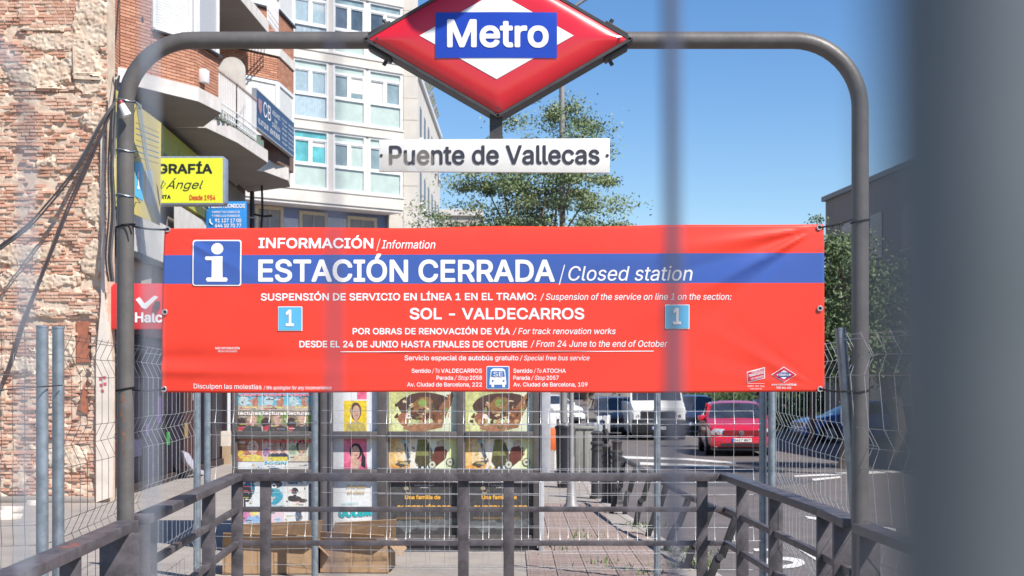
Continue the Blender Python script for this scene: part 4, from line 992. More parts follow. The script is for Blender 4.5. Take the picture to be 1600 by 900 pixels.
# terracotta chase, painted corner strip, ledge stones
m_terr = M('terracotta', (.36, .13, .075), .85, 0, .2, 8, bump=.2)
g = MB(); g.box(X(119, YW), X(140, YW), YW + .02, YW + .07, Z(566, YW), Z(502, YW)); g.build('terracotta_chase', m_terr, ow)
g = MB(); g.prism([P(139, 588, YW - .0), P(134, 600, YW), P(138, 648, YW), P(122, 640, YW), P(126, 622, YW), P(132, 600, YW)], (0, .045, 0)); g.build('exposed_clay', m_terr, ow)
m_cream = M('cream wall paint', (.68, .60, .52), .8, 0, .1, 3, bump=.2)
g = MB(); g.prism([P(150, 785, YW - .06), P(171, 778, YW - .06), P(173, 600, YW - .06), P(163, 470, YW - .06), P(162, 210, YW - .06), P(157, 212, YW - .06), P(158, 470, YW - .06), P(150, 560, YW - .06)], (0, .2, 0)); g.build('painted_corner_strip', m_cream, ow)
g = MB(); g.prism([P(138, 118, YW - .05), P(158, 122, YW - .05), P(157, 125, YW - .05), P(115, 123, YW - .05), P(113, 70, YW - .05), P(117, 72, YW - .05), P(119, 118, YW - .05)], (0, .06, 0)); g.build('render_ledge', m_old, ow)
MB().box(wx0, X(150, YW), YW - .03, YW + .02, 0, .1).build('wall_footing', m_pave, ow, bevel=.02)
for k, (px, py, s_) in enumerate(((4, 812, .2), (14, 800, .15), (-10, 806, .2), (150 / 4.5 + 18, 790, .1))):
    t = thing('rubble_stone', ('flat pale stone slab lying at the foot of the old wall', 'rough stone on top of the slab by the old wall', 'stone block at the very left edge by the old wall', 'small dark stone on the pavement by the old wall')[k], 'stone', G(px, py, 0))
    g = MB(); c = G(px, py, 0); g.prism([c + Vector((s_ * math.cos(a) * 1.3, s_ * .6 * math.sin(a), 0)) for a in [i * 6.283 / 9 + .3 * math.sin(i * 2.2) for i in range(9)]], (0.03, 0.02, .16 if s_ > .2 else .08)); g.build('stone', m_cream, t, bevel=.03)
# pink graffiti blot at the strip
g = MB(); 
for (a, b) in ((157, 592), (163, 590), (158, 602), (164, 600), (160, 611)): g.poly([P(a + q[0], b + q[1], YW - .065) for q in ((-2.6, -2), (2, -2.6), (2.8, 2), (-1.6, 2.6))])
g.build('red_paint_marks', M('red spray paint', (.5, .10, .12), .7), ow)

# ================================================================ BRICK APARTMENT BUILDING
def fx(Y): return -6.53 - .034 * (Y - 25.6)
ab = thing('brick_apartment_building', 'orange brick apartment building with angular bays and white edged balcony slabs', 'building', (-8, 32, 0))
m_br = [M('facing brick a', (.46, .215, .135), .85, 0, .15, 20, bump=.2, rnd=.08), M('facing brick b', (.52, .26, .165), .85, 0, .15, 20, bump=.2, rnd=.08), M('facing brick c', (.42, .19, .12), .85, 0, .15, 20, bump=.2, rnd=.08)]
m_mort = M('dark mortar', (.16, .10, .08), .95, 0, .2, 30)  # dark brown joint and backing colour
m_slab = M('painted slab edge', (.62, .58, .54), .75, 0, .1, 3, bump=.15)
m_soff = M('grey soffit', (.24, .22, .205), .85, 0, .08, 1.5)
m_alu = M('white aluminium', (.76, .76, .77), .4, 0, .04, 4)
m_shut = M('roller shutter', (.66, .66, .64), .55, 0, .05, 6)
def shutter(wl, u0, u1, z0, z1, o, parent, p=.045):
    g = MB(); z = z0
    while z < z1 - .01:
        wl.box(g, u0, u1, z, min(z1, z + p - .006), o - .012, o); z += p
    wl.box(g, u0, u1, z0, z1, o - .02, o - .008); g.build('roller_shutter', m_shut, parent, kind='stuff')
def wframe(wl, u0, u1, z0, z1, o, parent, w=.06, mats=None, d=.08, name='window_frame'):
    g = MB(); wl.box(g, u0, u1, z0, z0 + w, o - d, o); wl.box(g, u0, u1, z1 - w, z1, o - d, o)
    wl.box(g, u0, u0 + w, z0 + w, z1 - w, o - d, o); wl.box(g, u1 - w, u1, z0 + w, z1 - w, o - d, o)
    return g.build(name, mats or m_alu, parent)
bricks = []
def brickface(wl, u0, u1, z0, z1, o=.0, bl=.24, bh=.043, seed=1):
    rnd = random.Random(seed); n = 0; z = z0 + bh / 2 + .006
    wl.part('mortar_panel', m_mort, ab, u0, u1, z0, z1, -.12 + o, o - .010)
    while z + bh / 2 < z1:
        u = u0 - (.12 if n % 2 else 0)
        while u < u1:
            a, b = max(u0, u), min(u1, u + bl)
            if b - a > .03: bricks.append((wl.pt((a + b) / 2, z, o + rnd.uniform(0, .004)), wl.d, wl.n, round(b - a, 2), bh, .04, rnd.choice((0, 0, 1, 2))))
            u += bl + .009
        z += bh + .012; n += 1
Z1, Z2 = 6.9, 9.9
Q0, Q1, Q2 = (-6.53, 25.6), (-5.61, 27.3), (-5.43, 28.4)
fa, fb = Wall(Q0, Q1), Wall(Q1, Q2)
# near return strip beside the old wall (recedes from the party wall)
w0 = Wall((X(163.5, 24.62), 24.62), (-6.54, 25.58))
brickface(w0, 0, w0.L, 7.0, 9.9, seed=2)
u237 = fa.u(237); 
brickface(fa, 0.0, u237, 7.15, 9.95, seed=3); brickface(fa, u237, fa.L, 7.15, 7.92, seed=4); brickface(fb, 0, fb.L, 7.15, 7.92, seed=5)
def slab(plan, z0, z1, name='balcony_slab', m=m_slab):
    g = MB(); g.prism([Vector((x, y, z0)) for x, y in plan], (0, 0, z1 - z0)); g.build(name, m, ab)
    g = MB(); cx_ = sum(p[0] for p in plan) / len(plan); cy_ = sum(p[1] for p in plan) / len(plan)
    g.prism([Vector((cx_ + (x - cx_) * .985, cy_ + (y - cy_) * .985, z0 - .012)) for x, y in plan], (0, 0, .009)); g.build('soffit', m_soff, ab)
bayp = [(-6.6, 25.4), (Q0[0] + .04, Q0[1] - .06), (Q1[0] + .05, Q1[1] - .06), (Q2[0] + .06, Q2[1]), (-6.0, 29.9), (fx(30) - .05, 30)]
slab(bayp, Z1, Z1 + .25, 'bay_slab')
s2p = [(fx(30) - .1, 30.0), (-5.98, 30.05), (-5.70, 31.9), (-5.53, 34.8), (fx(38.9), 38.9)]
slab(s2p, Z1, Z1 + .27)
s3p = [(fx(36.2), 36.2), (-5.95, 37.0), (-5.62, 38.6), (-5.75, 39.8), (fx(41), 41)]
slab([(x, y + .02) for x, y in s3p], Z1 + .10, Z1 + .42)
slab(bayp, Z2, Z2 + .25, 'bay_slab')
slab([(fx(30.1) - .1, 30.1), (-6.0, 30.1), (-5.66, 31.9), (-5.56, 35.1), (-6.0, 36.5), (fx(37), 37)], Z2, Z2 + .27)
# bay window with shutter and glazed side
wframe(fa, u237, fa.L - .02, 7.93, 9.86, .03, ab, .07); fa.part('window_sill', m_alu, ab, u237, fa.L, 7.93, 7.99, -.02, .07)
u310 = fa.u(296)
shutter(fa, u237 + .07, u310 - .04, 8.02, 9.8, .0, ab); fa.part('window_mullion', m_alu, ab, u310 - .04, u310 + .02, 8.0, 9.8, -.03, .03)
m_obs = M('obscure glass', (.42, .42, .43), .35, 0, .15, 60)
fa.part('window_pane', m_obs, ab, u310 + .02, fa.L - .08, 8.0, 9.8, -.03, .0)
wframe(fb, .02, fb.L - .02, 7.93, 9.86, .03, ab, .07); fb.part('window_pane', m_obs, ab, .09, fb.L - .09, 8.0, 9.8, -.03, 0)
g = MB(); fb.box(g, 0, fb.L, 7.92, 7.95, -.1, .09); fa.box(g, u237, fa.L, 7.92, 7.95, -.1, .09); g.build('dark_coping', m_darker, ab)
# facade wall behind (receding plane), brick between bays
fw = Wall((fx(24.7) - .02, 24.7), (fx(41), 41))
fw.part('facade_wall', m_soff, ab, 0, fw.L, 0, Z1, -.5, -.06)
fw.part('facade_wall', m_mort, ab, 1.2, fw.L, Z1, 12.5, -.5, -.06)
uu = lambda Y: (Y - 24.7) / fw.d.y
brickface(fw, uu(30.1), uu(31.2), 7.2, 9.9, seed=7); brickface(fw, uu(34.0), uu(36.2), 7.2, 9.9, seed=8)
fw.part('balcony_door', m_glassd, ab, uu(31.3), uu(33.6), 7.2, 9.3, -.05, .0); wframe(fw, uu(31.3), uu(33.6), 7.2, 9.35, .03, ab, .07)
# rounded white privacy screen at the near end of the balcony
g = MB(); sc0 = 33.3
prof = [(340, 205), (340, 112)] + [(361.5 - 21.5 * math.cos(a), 110 - 21 * math.sin(a)) for a in [math.pi * k / 14 for k in range(15)]] + [(383, 205)]
g.prism([P(x, y, sc0) for x, y in prof], (0, .05, 0)); g.build('balcony_screen', m_slab, ab)
# railings on the balcony
def railing(pts, z0, h, parent=ab, sp=.13):
    pts = [Vector((x, y, 0)) for x, y in pts]; m = m_alu
    for i in range(len(pts) - 1):
        a, b = pts[i], pts[i + 1]; d = b - a; n = max(1, int(d.length / sp))
        MB().bar(a + Vector((0, 0, z0 + h)), b + Vector((0, 0, z0 + h)), .05, .035).build('handrail', M('rusty white rail', (.45, .36, .32), .6, 0, .4, 14), parent)
        for zz in (.1, .22, .34): MB().bar(a + Vector((0, 0, z0 + zz)), b + Vector((0, 0, z0 + zz)), .02, .02).build('rail_bar', m, parent)
        for k in range(n + 1):
            p = a + d * k / n; MB().bar(p + Vector((0, 0, z0 + .05)), p + Vector((0, 0, z0 + h)), .018, .018).build('baluster', m, parent)
railing([(-5.86, 30.2), (-5.72, 31.9), (-5.62, 33.7)], Z1 + .27, .95)
g = MB()
for k in range(14):
    y = 30.6 + k * .3; x = -5.9 + (y - 30.6) * .05; g.box(x - .1, x + .1, y, y + .18, Z1 + .28, Z1 + .38 + .15 * random.random())
o = g.build('balcony_planters', M('mixed pots', (.3, .22, .2), .8, 0, .5, 6, col2=(.12, .25, .2)), ab, kind='stuff')
# air conditioner and lamp box on the bay
ac = fb.part('vent_box', m_alu, ab, .12, .34, 7.28, 7.52, .0, .12, bevel=.01)
# far bay with shutters
B0, B1, B2 = (fx(36.1), 36.1), (-5.72, 37.6), (-5.60, 39.4)
ga, gb = Wall(B0, B1), Wall(B1, B2)
for wl in (ga, gb):
    brickface(wl, 0, wl.L, 9.3, 9.88, seed=15); wl.part('slab_edge', m_slab, ab, -.02, wl.L + .02, 9.9, 10.12, -.8, .04)
    brickface(wl, 0, wl.L, 10.15, 11.0, seed=16); wl.part('dark_coping', m_darker, ab, 0, wl.L + .03, 11.0, 11.05, -.2, .06)
    wl.part('bay_wall', m_mort, ab, 0, wl.L, 7.3, 7.9, -.12, 0)
    wframe(wl, .02, wl.L - .02, 7.9, 9.28, .02, ab, .08); shutter(wl, .1, wl.L - .1, 7.98, 9.2, -.01, ab)
    wframe(wl, .02, wl.L - .02, 11.06, 12.4, .02, ab, .08); shutter(wl, .1, wl.L - .1, 11.14, 12.3, -.01, ab)
brickface(Wall((-5.60, 39.4), (fx(41), 41)), 0, 1.5, 7.3, 10.5, seed=17)
lay_bricks(ab, bricks, m_br, 300)
# antenna-like rods at the top right balcony
railing([(-5.62, 35.3), (-5.60, 36.8)], Z2 + .27, .9)
# drain pipe and wires below
MB().tube([(fx(40) + .25, 40, 0), (fx(40) + .25, 40, Z1)], .06, 10).build('drain_pipe', m_darker, ab, smooth=True)

# CB sign
cbw = Wall((X(400, 34.2), 34.2), (X(459, 38.8), 38.8)); cbf = lambda px, py, off=0.0: cbw.pt(cbw.u(px), cbw.z(px, py), off)
m_navy = M('navy sign', (.028, .06, .14), .4, 0, .05)
cb = thing('law_office_sign', 'navy office sign with the letters CB slanting below the balcony', 'sign', cbw.pt(cbw.L / 2, 7.7))
g = MB(); g.prism([cbw.pt(0, 7.62), cbw.pt(cbw.L, 7.62), cbw.pt(cbw.L, 8.46), cbw.pt(0, 8.46)], -cbw.n * .08); g.build('sign_panel', m_navy, cb)
wframe(cbw, -.02, cbw.L + .02, 7.60, 8.48, .01, cb, .03, M('sign edge', (.3, .32, .36), .5), .1, 'sign_frame')
def slt(s, u0, u1, z0, h, bold=.0, m=m_printw):
    u0, u1, z0 = u0 * .84, u1 * .84, 7.62 + (z0 - 7.72) * .93     # text straight on the wall plane
    k = 1.0; f = lambda px, py, off=0.0: cbw.pt(px, -py, off)
    text(s, u0, u1, -z0, h, f, m, cb, bold=bold, off=.006)
slt('CB', .95, 1.95, 8.13, .34, .0); slt('ABOGADOS', 2.15, 3.3, 8.36, .1); slt('DE', 2.5, 2.9, 8.2, .08); slt('CONSULTA', 2.15, 3.3, 8.05, .1)
slt('91 477 23 00', .25, 1.6, 7.84, .12, .02); slt('636 90 38 38', 1.85, 3.25, 7.84, .12, .02)
for i in range(6):
    slt('Civil Laboral', 3.6, 4.35, 8.44 - i * .12, .05); slt('Penal Familia', 4.6, 5.4, 8.44 - i * .12, .05)
g = MB(); g.prism([cbw.pt(u_, z_, .006) for u_, z_ in ((.22, 8.3), (.6, 8.3), (.6, 8.08), (.41, 7.95), (.22, 8.08))], cbw.n * .004); g.build('crest', M('crest rose', (.35, .2, .22), .5), cb)

# shop signs ------------------------------------------------
YG = 25.5; gf = flat(YG)
ps = thing('photography_shop_sign', 'lemon yellow projecting shop sign with rounded grey frame and black lettering', 'sign', P(266, 282, YG))
m_lem = M('lemon sign', (.72, .76, .035), .4, 0, .03, 2)
g = MB(); g.prism([P(x, y, YG) for x, y in rrect(176, 244, 352, 320, 5)], (0, .28, 0)); g.build('sign_frame', M('sign frame grey blue', (.22, .26, .33), .45), ps, bevel=.01)
patch(gf, rect(179, 247, 348, 317), m_lem, ps, .004, 'sign_face')
bk = FLAT('black print', (.015, .014, .014), .4); rdp = FLAT('red print', (.60, .09, .02), .4)
text('FOTOGRAFÍA', 184, 332, 271.5, 15.5, gf, bk, ps, bold=.035, off=.008)
text('Miguel Ángel', 190, 318, 295, 13, gf, bk, ps, bold=.004, shear=.35, off=.008)
text('AL MINUTO Y CARTA', 186, 267, 311, 6.5, gf, bk, ps, bold=.045, off=.008)
text('Desde 1954', 296, 337, 313, 8.5, gf, rdp, ps, bold=.03, off=.008)
# facade sign in the shade below the bay
ys = thing('yellow_facade_sign', 'long olive yellow fascia sign on the wall in the shade under the bay', 'sign', (fx(30), 30, 6.1))
yw = Wall((fx(27.0), 27.0), (fx(33.4), 33.4))
yw.part('sign_panel', M('fascia yellow', (.42, .42, .06), .5, 0, .05), ys, 0, yw.L, 5.5, 6.72, -.05, .12)
text('Miguel Ángel', .9, 4.6, -5.85, .5, lambda a, b, off=0.0: yw.pt(a, -b, .12 + off), M('faded print', (.16, .17, .08), .6), ys, shear=.3, off=.004)
# blue sign
YZ = 29.0; zf = flat(YZ)
bs = thing('blue_shop_sign', 'bright blue projecting sign with white phone numbers just above the banner', 'sign', P(353, 345, YZ))
m_cy = M('bright blue sign', (.02, .22, .58), .4, 0, .03)
g = MB(); g.prism([P(x, y, YZ) for x, y in ((332, 314.5), (384, 314.5), (384, 392), (322, 392), (322, 330))], (0, .15, 0)); g.build('sign_panel', m_cy, bs, bevel=.01)
text('PSICOTÉCNICOS', 326, 383, 325, 6.5, zf, m_printw, bs, bold=.03, off=.008); text('CARNET DE CONDUCIR', 331, 375, 333, 3.4, zf, m_printw, bs, bold=.01, off=.008); text('Y PARA LOS PERMISOS', 331, 375, 339, 3.4, zf, m_printw, bs, bold=.01, off=.008)
text('91 127 17 00', 336, 377, 347.5, 6, zf, m_printw, bs, bold=.02, off=.008); text('644 10 70 77', 336, 377, 355.5, 6, zf, m_printw, bs, bold=.02, off=.008); 
MB().tube(smooth_path([P(328, 342, YZ - .01), P(328, 347, YZ - .01), P(332, 351, YZ - .01)]), .012, 6).build('phone_symbol', m_printw, bs)
MB().tube([P(384, 340, YZ + .05), P(400, 340, 31)], .015, 6).build('bracket', m_darker, bs)
# red corner sign
rs = thing('red_shop_sign', 'red box shop sign with a white tick and lettering behind the portal post', 'sign', P(230, 478, 24.9))
YQ = 24.75; rf = flat(YQ)
m_rs = M('shop sign red', (.66, .035, .04), .4, 0, .04)
g = MB(); g.prism([P(x, y, YQ) for x, y in ((166, 456), (178, 443), (300, 443), (300, 514), (166, 514))], (0, .3, 0)); g.build('sign_box', m_rs, rs, bevel=.01)
g = MB(); g.prism([P(x, y, YQ - .006) for x, y in ((212, 468), (218, 464), (226, 474), (241, 462), (247, 464), (228, 483), (222, 481))], (0, .01, 0)); g.build('tick_logo', m_printw, rs)
text('Halcón', 211, 278, 504, 16, rf, m_printw, rs, bold=.03, off=.008)
MB().box(X(243, YQ), X(250, YQ), YQ - .06, YQ, Z(482, YQ), Z(471, YQ)).build('spot_lamp', m_darker, rs)
# ribbed white cladding, wall bits between signs
m_rib = M('ribbed white sheet', (.60, .58, .55), .5, 0, .08, 4)
rc_ = thing('ribbed_shutter_box', 'ribbed white metal awning box on the shop front behind the yellow notice', 'awning', (fx(26.5) + .2, 26.5, 4.4))
rw = Wall((fx(24.9) + .18, 24.9), (fx(29.4) + .18, 29.4)); g = MB()
u_ = 0
while u_ < rw.L: rw.box(g, u_, u_ + .075, 4.12, 4.82, -.02, .04); u_ += .11
g.build('ribs', m_rib, rc_, kind='stuff'); rw.part('back_sheet', m_rib, rc_, 0, rw.L, 4.1, 4.84, -.06, -.018); rw.part('bottom_trim', m_darker, rc_, 0, rw.L, 4.0, 4.1, -.06, .07)
rw2 = Wall((fx(30) + .1, 30), (fx(36) + .1, 36)); g = MB(); u_ = 0
while u_ < rw2.L: rw2.box(g, u_, u_ + .08, 4.3, 5.4, -.02, .04); u_ += .12
g.build('ribs', m_rib, rc_, kind='stuff')
# beige wall between box and red sign
Wall((X(172, 25.3), 25.3), (fx(27.6) + .1, 27.6)).part('beige_fascia', M('beige fascia', (.42, .36, .32), .8), ab, 0, 2.3, 3.2, 4.02, -.1, .02)
# shop front at street level
m_shop = M('shop interior dark', (.028, .022, .03), .5, 0, .5, .9)
m_sgl = M('shop glass unlit', (.022, .018, .03), .6, 0, .6, 1.2, spec=.08)  # near-black glass colour carries the shade over the shop front
sw = Wall((X(174, 25.2), 25.2), (fx(38.5) + .1, 38.5))
u_ = 0; k = 0
sw.part('shop_fascia', M('fascia maroon', (.07, .03, .035), .7, spec=.1), ab, 0, sw.L, 2.75, 3.4, -.1, .03)
sw.part('shop_plinth', M('plinth brown', (.06, .045, .045), .8, spec=.1), ab, .9, sw.L - 2, 0, .14, -.1, .06)
widths = [.9, 1.5, 1.7, 1.9, 1.5, 1.8, 1.9, 1.6]
mm = [M('maroon door', (.08, .025, .03), .6, spec=.1), m_sgl, M('shop glass violet', (.03, .022, .045), .6, spec=.08), m_sgl, M('brown shop door', (.08, .035, .03), .6, spec=.1), m_sgl, m_shop, m_sgl]
for w_, m_ in zip(widths, mm):
    if u_ + w_ > sw.L: w_ = sw.L - u_
    sw.part('shop_window', m_, ab, u_ + .04, u_ + w_ - .04, .16, 2.74, -.08, -.02)
    sw.part('shop_mullion', M('shop mullion', (.035, .028, .032), .7, spec=.08), ab, u_ + w_ - .05, u_ + w_ + .04, .14, 2.74, -.1, .04)
    u_ += w_; k += 1
for px, py, rx, ry, col in ((229, 672, 9, 9, (.12, .05, .22)), (264, 685, 5, 10, (.03, .28, .06)), (292, 672, 6, 12, (.3, .22, .08)), (216, 700, 12, 12, (.06, .06, .12)), (304, 620, 3, 6, (.7, .7, .75)), (250, 640, 6, 20, (.12, .05, .05))):
    u1_ = sw.u(px); zz = sw.z(px, py); s1 = 25.0 / F * 1.2
    sw.part('shop_sticker', FLAT('sticker %.2f %.2f' % (col[0], col[1]), col), ab, u1_ - rx * s1 * 2.2, u1_ + rx * s1 * 2.2, zz - ry * s1, zz + ry * s1, -.022, -.008)
# white bag / banner leaning in the shop front
bgt = thing('pale_umbrella', 'folded pale grey fabric leaning against the dark shop window', 'fabric', sw.pt(sw.u(285), 0))
f_ = lambda px, py, o=.1: sw.pt(sw.u(px), sw.z(px, py), o)
g = MB(); g.prism([f_(268, 704, .15), f_(274, 708, .2), f_(287, 732, .22), f_(302, 738, .25), f_(302, 741, .25), f_(288, 742, .3), f_(278, 735, .25), f_(270, 722, .2)], (.08, -.03, 0)); g.build('cloth', M('pale grey cloth', (.42, .40, .46), .8), bgt, bevel=.01)
# bright end pieces of the street behind the fence corner
wp = thing('white_door_post', 'narrow white door post standing left of the kiosk', 'post', (X(356, 37), 37, 0))
MB().box(X(353.5, 37), X(359, 37), 37, 37.1, 0, 3.4).build('post', m_alu, wp)
cab = thing('cream_cabinet', 'cream street cabinet with a tan lower half left of the kiosk', 'cabinet', (X(350, 36), 36, 0))
MB().box(X(345, 36), X(357.5, 36), 36, 36.3, Z(697, 36), Z(674, 36)).build('cabinet_top', m_cream, cab); MB().box(X(347, 36), X(357.5, 36), 36, 36.3, 0, Z(697, 36)).build('cabinet_base', M('tan panel', (.42, .30, .19), .7), cab)
sh = thing('pink_garment', 'pale pink garment hanging at the left edge of the kiosk', 'garment', P(367, 668, 18.5))
g = MB(); g.prism([P(x, y, 18.5) for x, y in ((366, 648), (370, 652), (370.5, 672), (369, 684), (366, 676), (362.5, 670), (363, 660))], (.02, .06, 0)); g.build('cloth', M('pale pink cloth', (.72, .50, .53), .8), sh, bevel=.01)
# ================================================================ MODERN WHITE BLOCK
mb_ = thing('modern_apartment_block', 'pale stone apartment block with tiers of white framed glazed balconies', 'building', (-7, 66, 0))
m_stone = M('pale stone cladding', (.60, .56, .51), .75, 0, .07, 1.2, bump=.05)
m_blw = M('blue grey wall', (.20, .25, .42), .8, 0, .08, .8)
A0 = Vector((-9.0, 62.0, 0)); dd = Vector((4.1, 3.5, 0)).normalized()
FW = Wall(tuple((A0 - dd * 5.0)[:2]), tuple((A0 + dd * 6.3)[:2]))
U = FW.u; u455 = U(457); uE = U(629.5)
FW.part('bay_body', m_stone, mb_, 0, uE, 9.3, 24, -1.9, -.30)
FW.part('blue_wall', m_blw, mb_, 0, uE + .3, 0, 9.3, -2.6, -1.25)
FW.part('bay_soffit', m_slab, mb_, 0, uE, 9.18, 9.3, -1.9, 0.0)
cols = [(U(400), u455 - .25), (u455, U(513)), (U(520), U(571)), (U(575.5), uE - .05)]
gl = [M('window glass grey', (.22, .29, .31), .12, 0, .25, 1.2, spec=.9), M('window glass teal', (.10, .36, .38), .12, 0, .3, 1.0, spec=.9), M('curtained glass', (.34, .40, .44), .2, 0, .35, 3.0, spec=.8), M('green panel glass', (.42, .50, .46), .2, 0, .08, 2, spec=.8), M('dark window glass', (.08, .11, .14), .08, 0, .4, 1.0, spec=.9), M('blind white', (.62, .60, .58), .5, 0, .04)]
m_curt = M('curtain folds', (.36, .46, .52), .7, 0, .1, 6)
def pane(u0, u1, z0, z1, m, o=-.06): FW.part('window_pane', m, mb_, u0, u1, z0, z1, -.1, o)
def curtain(u0, u1, z0, z1):
    g = MB(); n = 14
    for i in range(n):
        a, b = u0 + (u1 - u0) * i / n, u0 + (u1 - u0) * (i + .5) / n; c = u0 + (u1 - u0) * (i + 1) / n
        g.add([FW.pt(a, z0, -.055), FW.pt(b, z0, -.035), FW.pt(c, z0, -.055), FW.pt(a, z1, -.055), FW.pt(b, z1, -.035), FW.pt(c, z1, -.055)], [(0, 1, 4, 3), (1, 2, 5, 4)])
    g.build('curtain', m_curt, mb_)
fr = random.Random(4)
for fl in range(5):
    zb = 9.84 + 2.85 * fl
    FW.part('spandrel', m_stone, mb_, 0, uE, zb - .38 if fl else 9.3, zb - .06, -.3, .06)
    FW.part('sill_strip', m_slab, mb_, 0, uE + .04, zb - .06, zb, -.3, .10)
    FW.part('lintel_strip', m_slab, mb_, 0, uE + .04, zb + 2.42, zb + 2.47, -.3, .08)
    for ci, (u0, u1) in enumerate(cols):
        wd = u1 - u0
        wframe(FW, u0, u1, zb, zb + 2.42, .02, mb_, .09, m_alu, .12)
        for zz in (.95, 1.98): FW.part('transom', m_alu, mb_, u0 + .09, u1 - .09, zb + zz, zb + zz + .09, -.1, .015)
        um = (u0 + u1) / 2; FW.part('mullion', m_alu, mb_, um - .05, um + .05, zb + 1.04, zb + 1.98, -.1, .015)
        lowm = gl[3] if fl == 0 else (gl[3] if ci in (2, 3) else gl[2])
        pane(u0 + .09, u1 - .09, zb + .09, zb + .95, lowm)
        ms = {(0, 1): (gl[1], gl[1]), (1, 1): (gl[2], gl[2]), (2, 1): (gl[2], gl[2]), (2, 2): (gl[4], gl[4]), (2, 3): (gl[4], gl[0]), (1, 3): (gl[5], gl[0]), (0, 2): (gl[0], gl[3])}.get((fl, ci), (gl[0], gl[fr.choice((0, 2, 3))]))
        pane(u0 + .09, um - .05, zb + 1.04, zb + 1.98, ms[0]); pane(um + .05, u1 - .09, zb + 1.04, zb + 1.98, ms[1])
        pane(u0 + .09, u1 - .09, zb + 2.07, zb + 2.33, gl[1] if (fl, ci) == (0, 1) else gl[3] if fl < 2 else gl[0])
        if fr.random() < .45: FW.part('window_blind', gl[5], mb_, um + .09, u1 - .13, zb + 1.98 - fr.uniform(.2, .7), zb + 1.98, -.07, -.05)
        # opening sash leaves
        for s0, s1 in ((u0 + .09, um - .05), (um + .05, u1 - .09)): wframe(FW, s0, s1, zb + 1.04, zb + 1.98, -.01, mb_, .045, m_alu, .05, 'sash')
        if (fl, ci) in ((1, 1), (2, 1)):
            curtain(u0 + .14, um - .1, zb + 1.09, zb + 1.93); curtain(um + .1, u1 - .14, zb + 1.09, zb + 1.93)
            if fl == 1: curtain(u0 + .12, u1 - .12, zb + .12, zb + .92)
    for a, b in ((u455 - .25, u455), (U(513), U(520)), (U(571), U(575.5))): FW.part('pilaster', m_stone, mb_, a, b, zb, zb + 2.42, -.3, .0)
# stone corner piece right of the bays
CW = Wall(tuple(FW.pt(uE - .02, 0, -1.0)[:2]), (X(653, 66.6), 66.6)); z0 = 0
g = MB(); CW.box(g, 0, CW.L, 0, 26, -1.5, 0); g.build('corner_wall', m_stone, mb_)
k = 0
for z in [i * .95 for i in range(24)]:
    for (a, b) in ((0.01, CW.L * .5 - .008), (CW.L * .5 + .008, CW.L - .005)):
        CW.part('stone_panel', m_stone, mb_, a, b, z + .01, z + .94, -.01, .018 + .004 * ((k * 7) % 3)); k += 1
for zb in (9.9, 12.8, 15.6):
    CW.part('window_frame', m_alu, mb_, .12, .55, zb + .3, zb + 2.0, 0, .05); CW.part('window_pane', gl[5], mb_, .18, .49, zb + .36, zb + 1.94, .04, .06)
# ground floor windows on the blue wall
m_cfr = M('cream frame', (.60, .50, .38), .7)
BW = Wall(tuple(FW.pt(0, 0, -1.25)[:2]), tuple(FW.pt(FW.L, 0, -1.25)[:2]))
for a, b, yt in ((398, 442, 322), (467, 511, 331), (542, 588, 339)):
    u0, u1 = BW.u(a), BW.u(b); zt_ = BW.z((a + b) / 2, yt)
    wframe(BW, u0, u1, zt_ - 2.3, zt_, .06, mb_, .14, m_cfr, .1); BW.part('window_pane', M('brown grey window', (.26, .23, .23), .3, 0, .15, 2), mb_, u0 + .14, u1 - .14, zt_ - 2.2, zt_ - .14, -.03, .02)
    BW.part('mullion', M('grey mullion', (.34, .32, .33), .5), mb_, (u0 + u1) / 2 - .04, (u0 + u1) / 2 + .04, zt_ - 2.2, zt_ - .14, .0, .05)
for a, b in ((443, 466), (512, 541)): BW.part('pale_panel', M('pale blue panel', (.52, .54, .62), .6), mb_, BW.u(a), BW.u(b), 6, BW.z((a + b) / 2, 341), -.02, .02)
# rear wing running along the street
RW = Wall((X(653, 66.7), 66.7), (X(687.5, 83.5), 83.5))
RW.part('wing_wall', m_stone, mb_, 0, RW.L, 0, 15.2, -9, 0)
RW.part('roof_edge', m_alu, mb_, -.1, RW.L + .1, 15.2, 15.38, -9, .12)
for r in range(4):
    for c_ in range(6):
        u0 = 1.2 + c_ * 2.7; zb = 4.2 + r * 2.85
        g = MB(); RW.box(g, u0, u0 + 1.0, zb, zb + 1.4, -.02, .015); g.build('wing_window', M('wing window', (.10, .10, .12), .3), mb_)
        RW.part('window_sill', m_alu, mb_, u0 - .08, u0 + 1.08, zb - .08, zb, 0, .14)
# solar panels on the roof edge
m_sol = M('solar cell', (.04, .03, .11), .2, 0, .1, 4, spec=.8)
for k in range(4):
    t = thing('solar_panel', ('solar panel nearest the street corner on the roof of the pale block', 'second solar panel along the roof edge of the pale block', 'third solar panel along the roof edge of the pale block', 'farthest solar panel on the roof edge, just above the name plate')[k], 'solar panel', (-3.8, 68 + k * 3.6, 15.4), 'solar panels on the roof edge')
    y0 = 67.6 + k * 3.6; a, b = Vector((-4.35, y0, 15.45)), Vector((-4.35, y0 + 3.1, 15.45)); up_ = Vector((.62, 0, .95))
    if k > 1: up_ *= .7
    g = MB(); g.prism([a, b, b + up_, a + up_], (.03, 0, -.02)); g.build('cell_sheet', m_sol, t)
    g = MB()
    for i in range(4): q = a + (b - a) * i / 3; g.bar(q + Vector((.02, 0, 0)), q + up_ + Vector((.04, 0, 0)), .05, .03)
    for i in range(4): g.bar(a + up_ * i / 3 + Vector((.03, 0, 0.01)), b + up_ * i / 3 + Vector((.03, 0, 0.01)), .05, .03)
    g.build('frame_grid', M('panel frame', (.42, .42, .5), .4), t, kind='stuff')

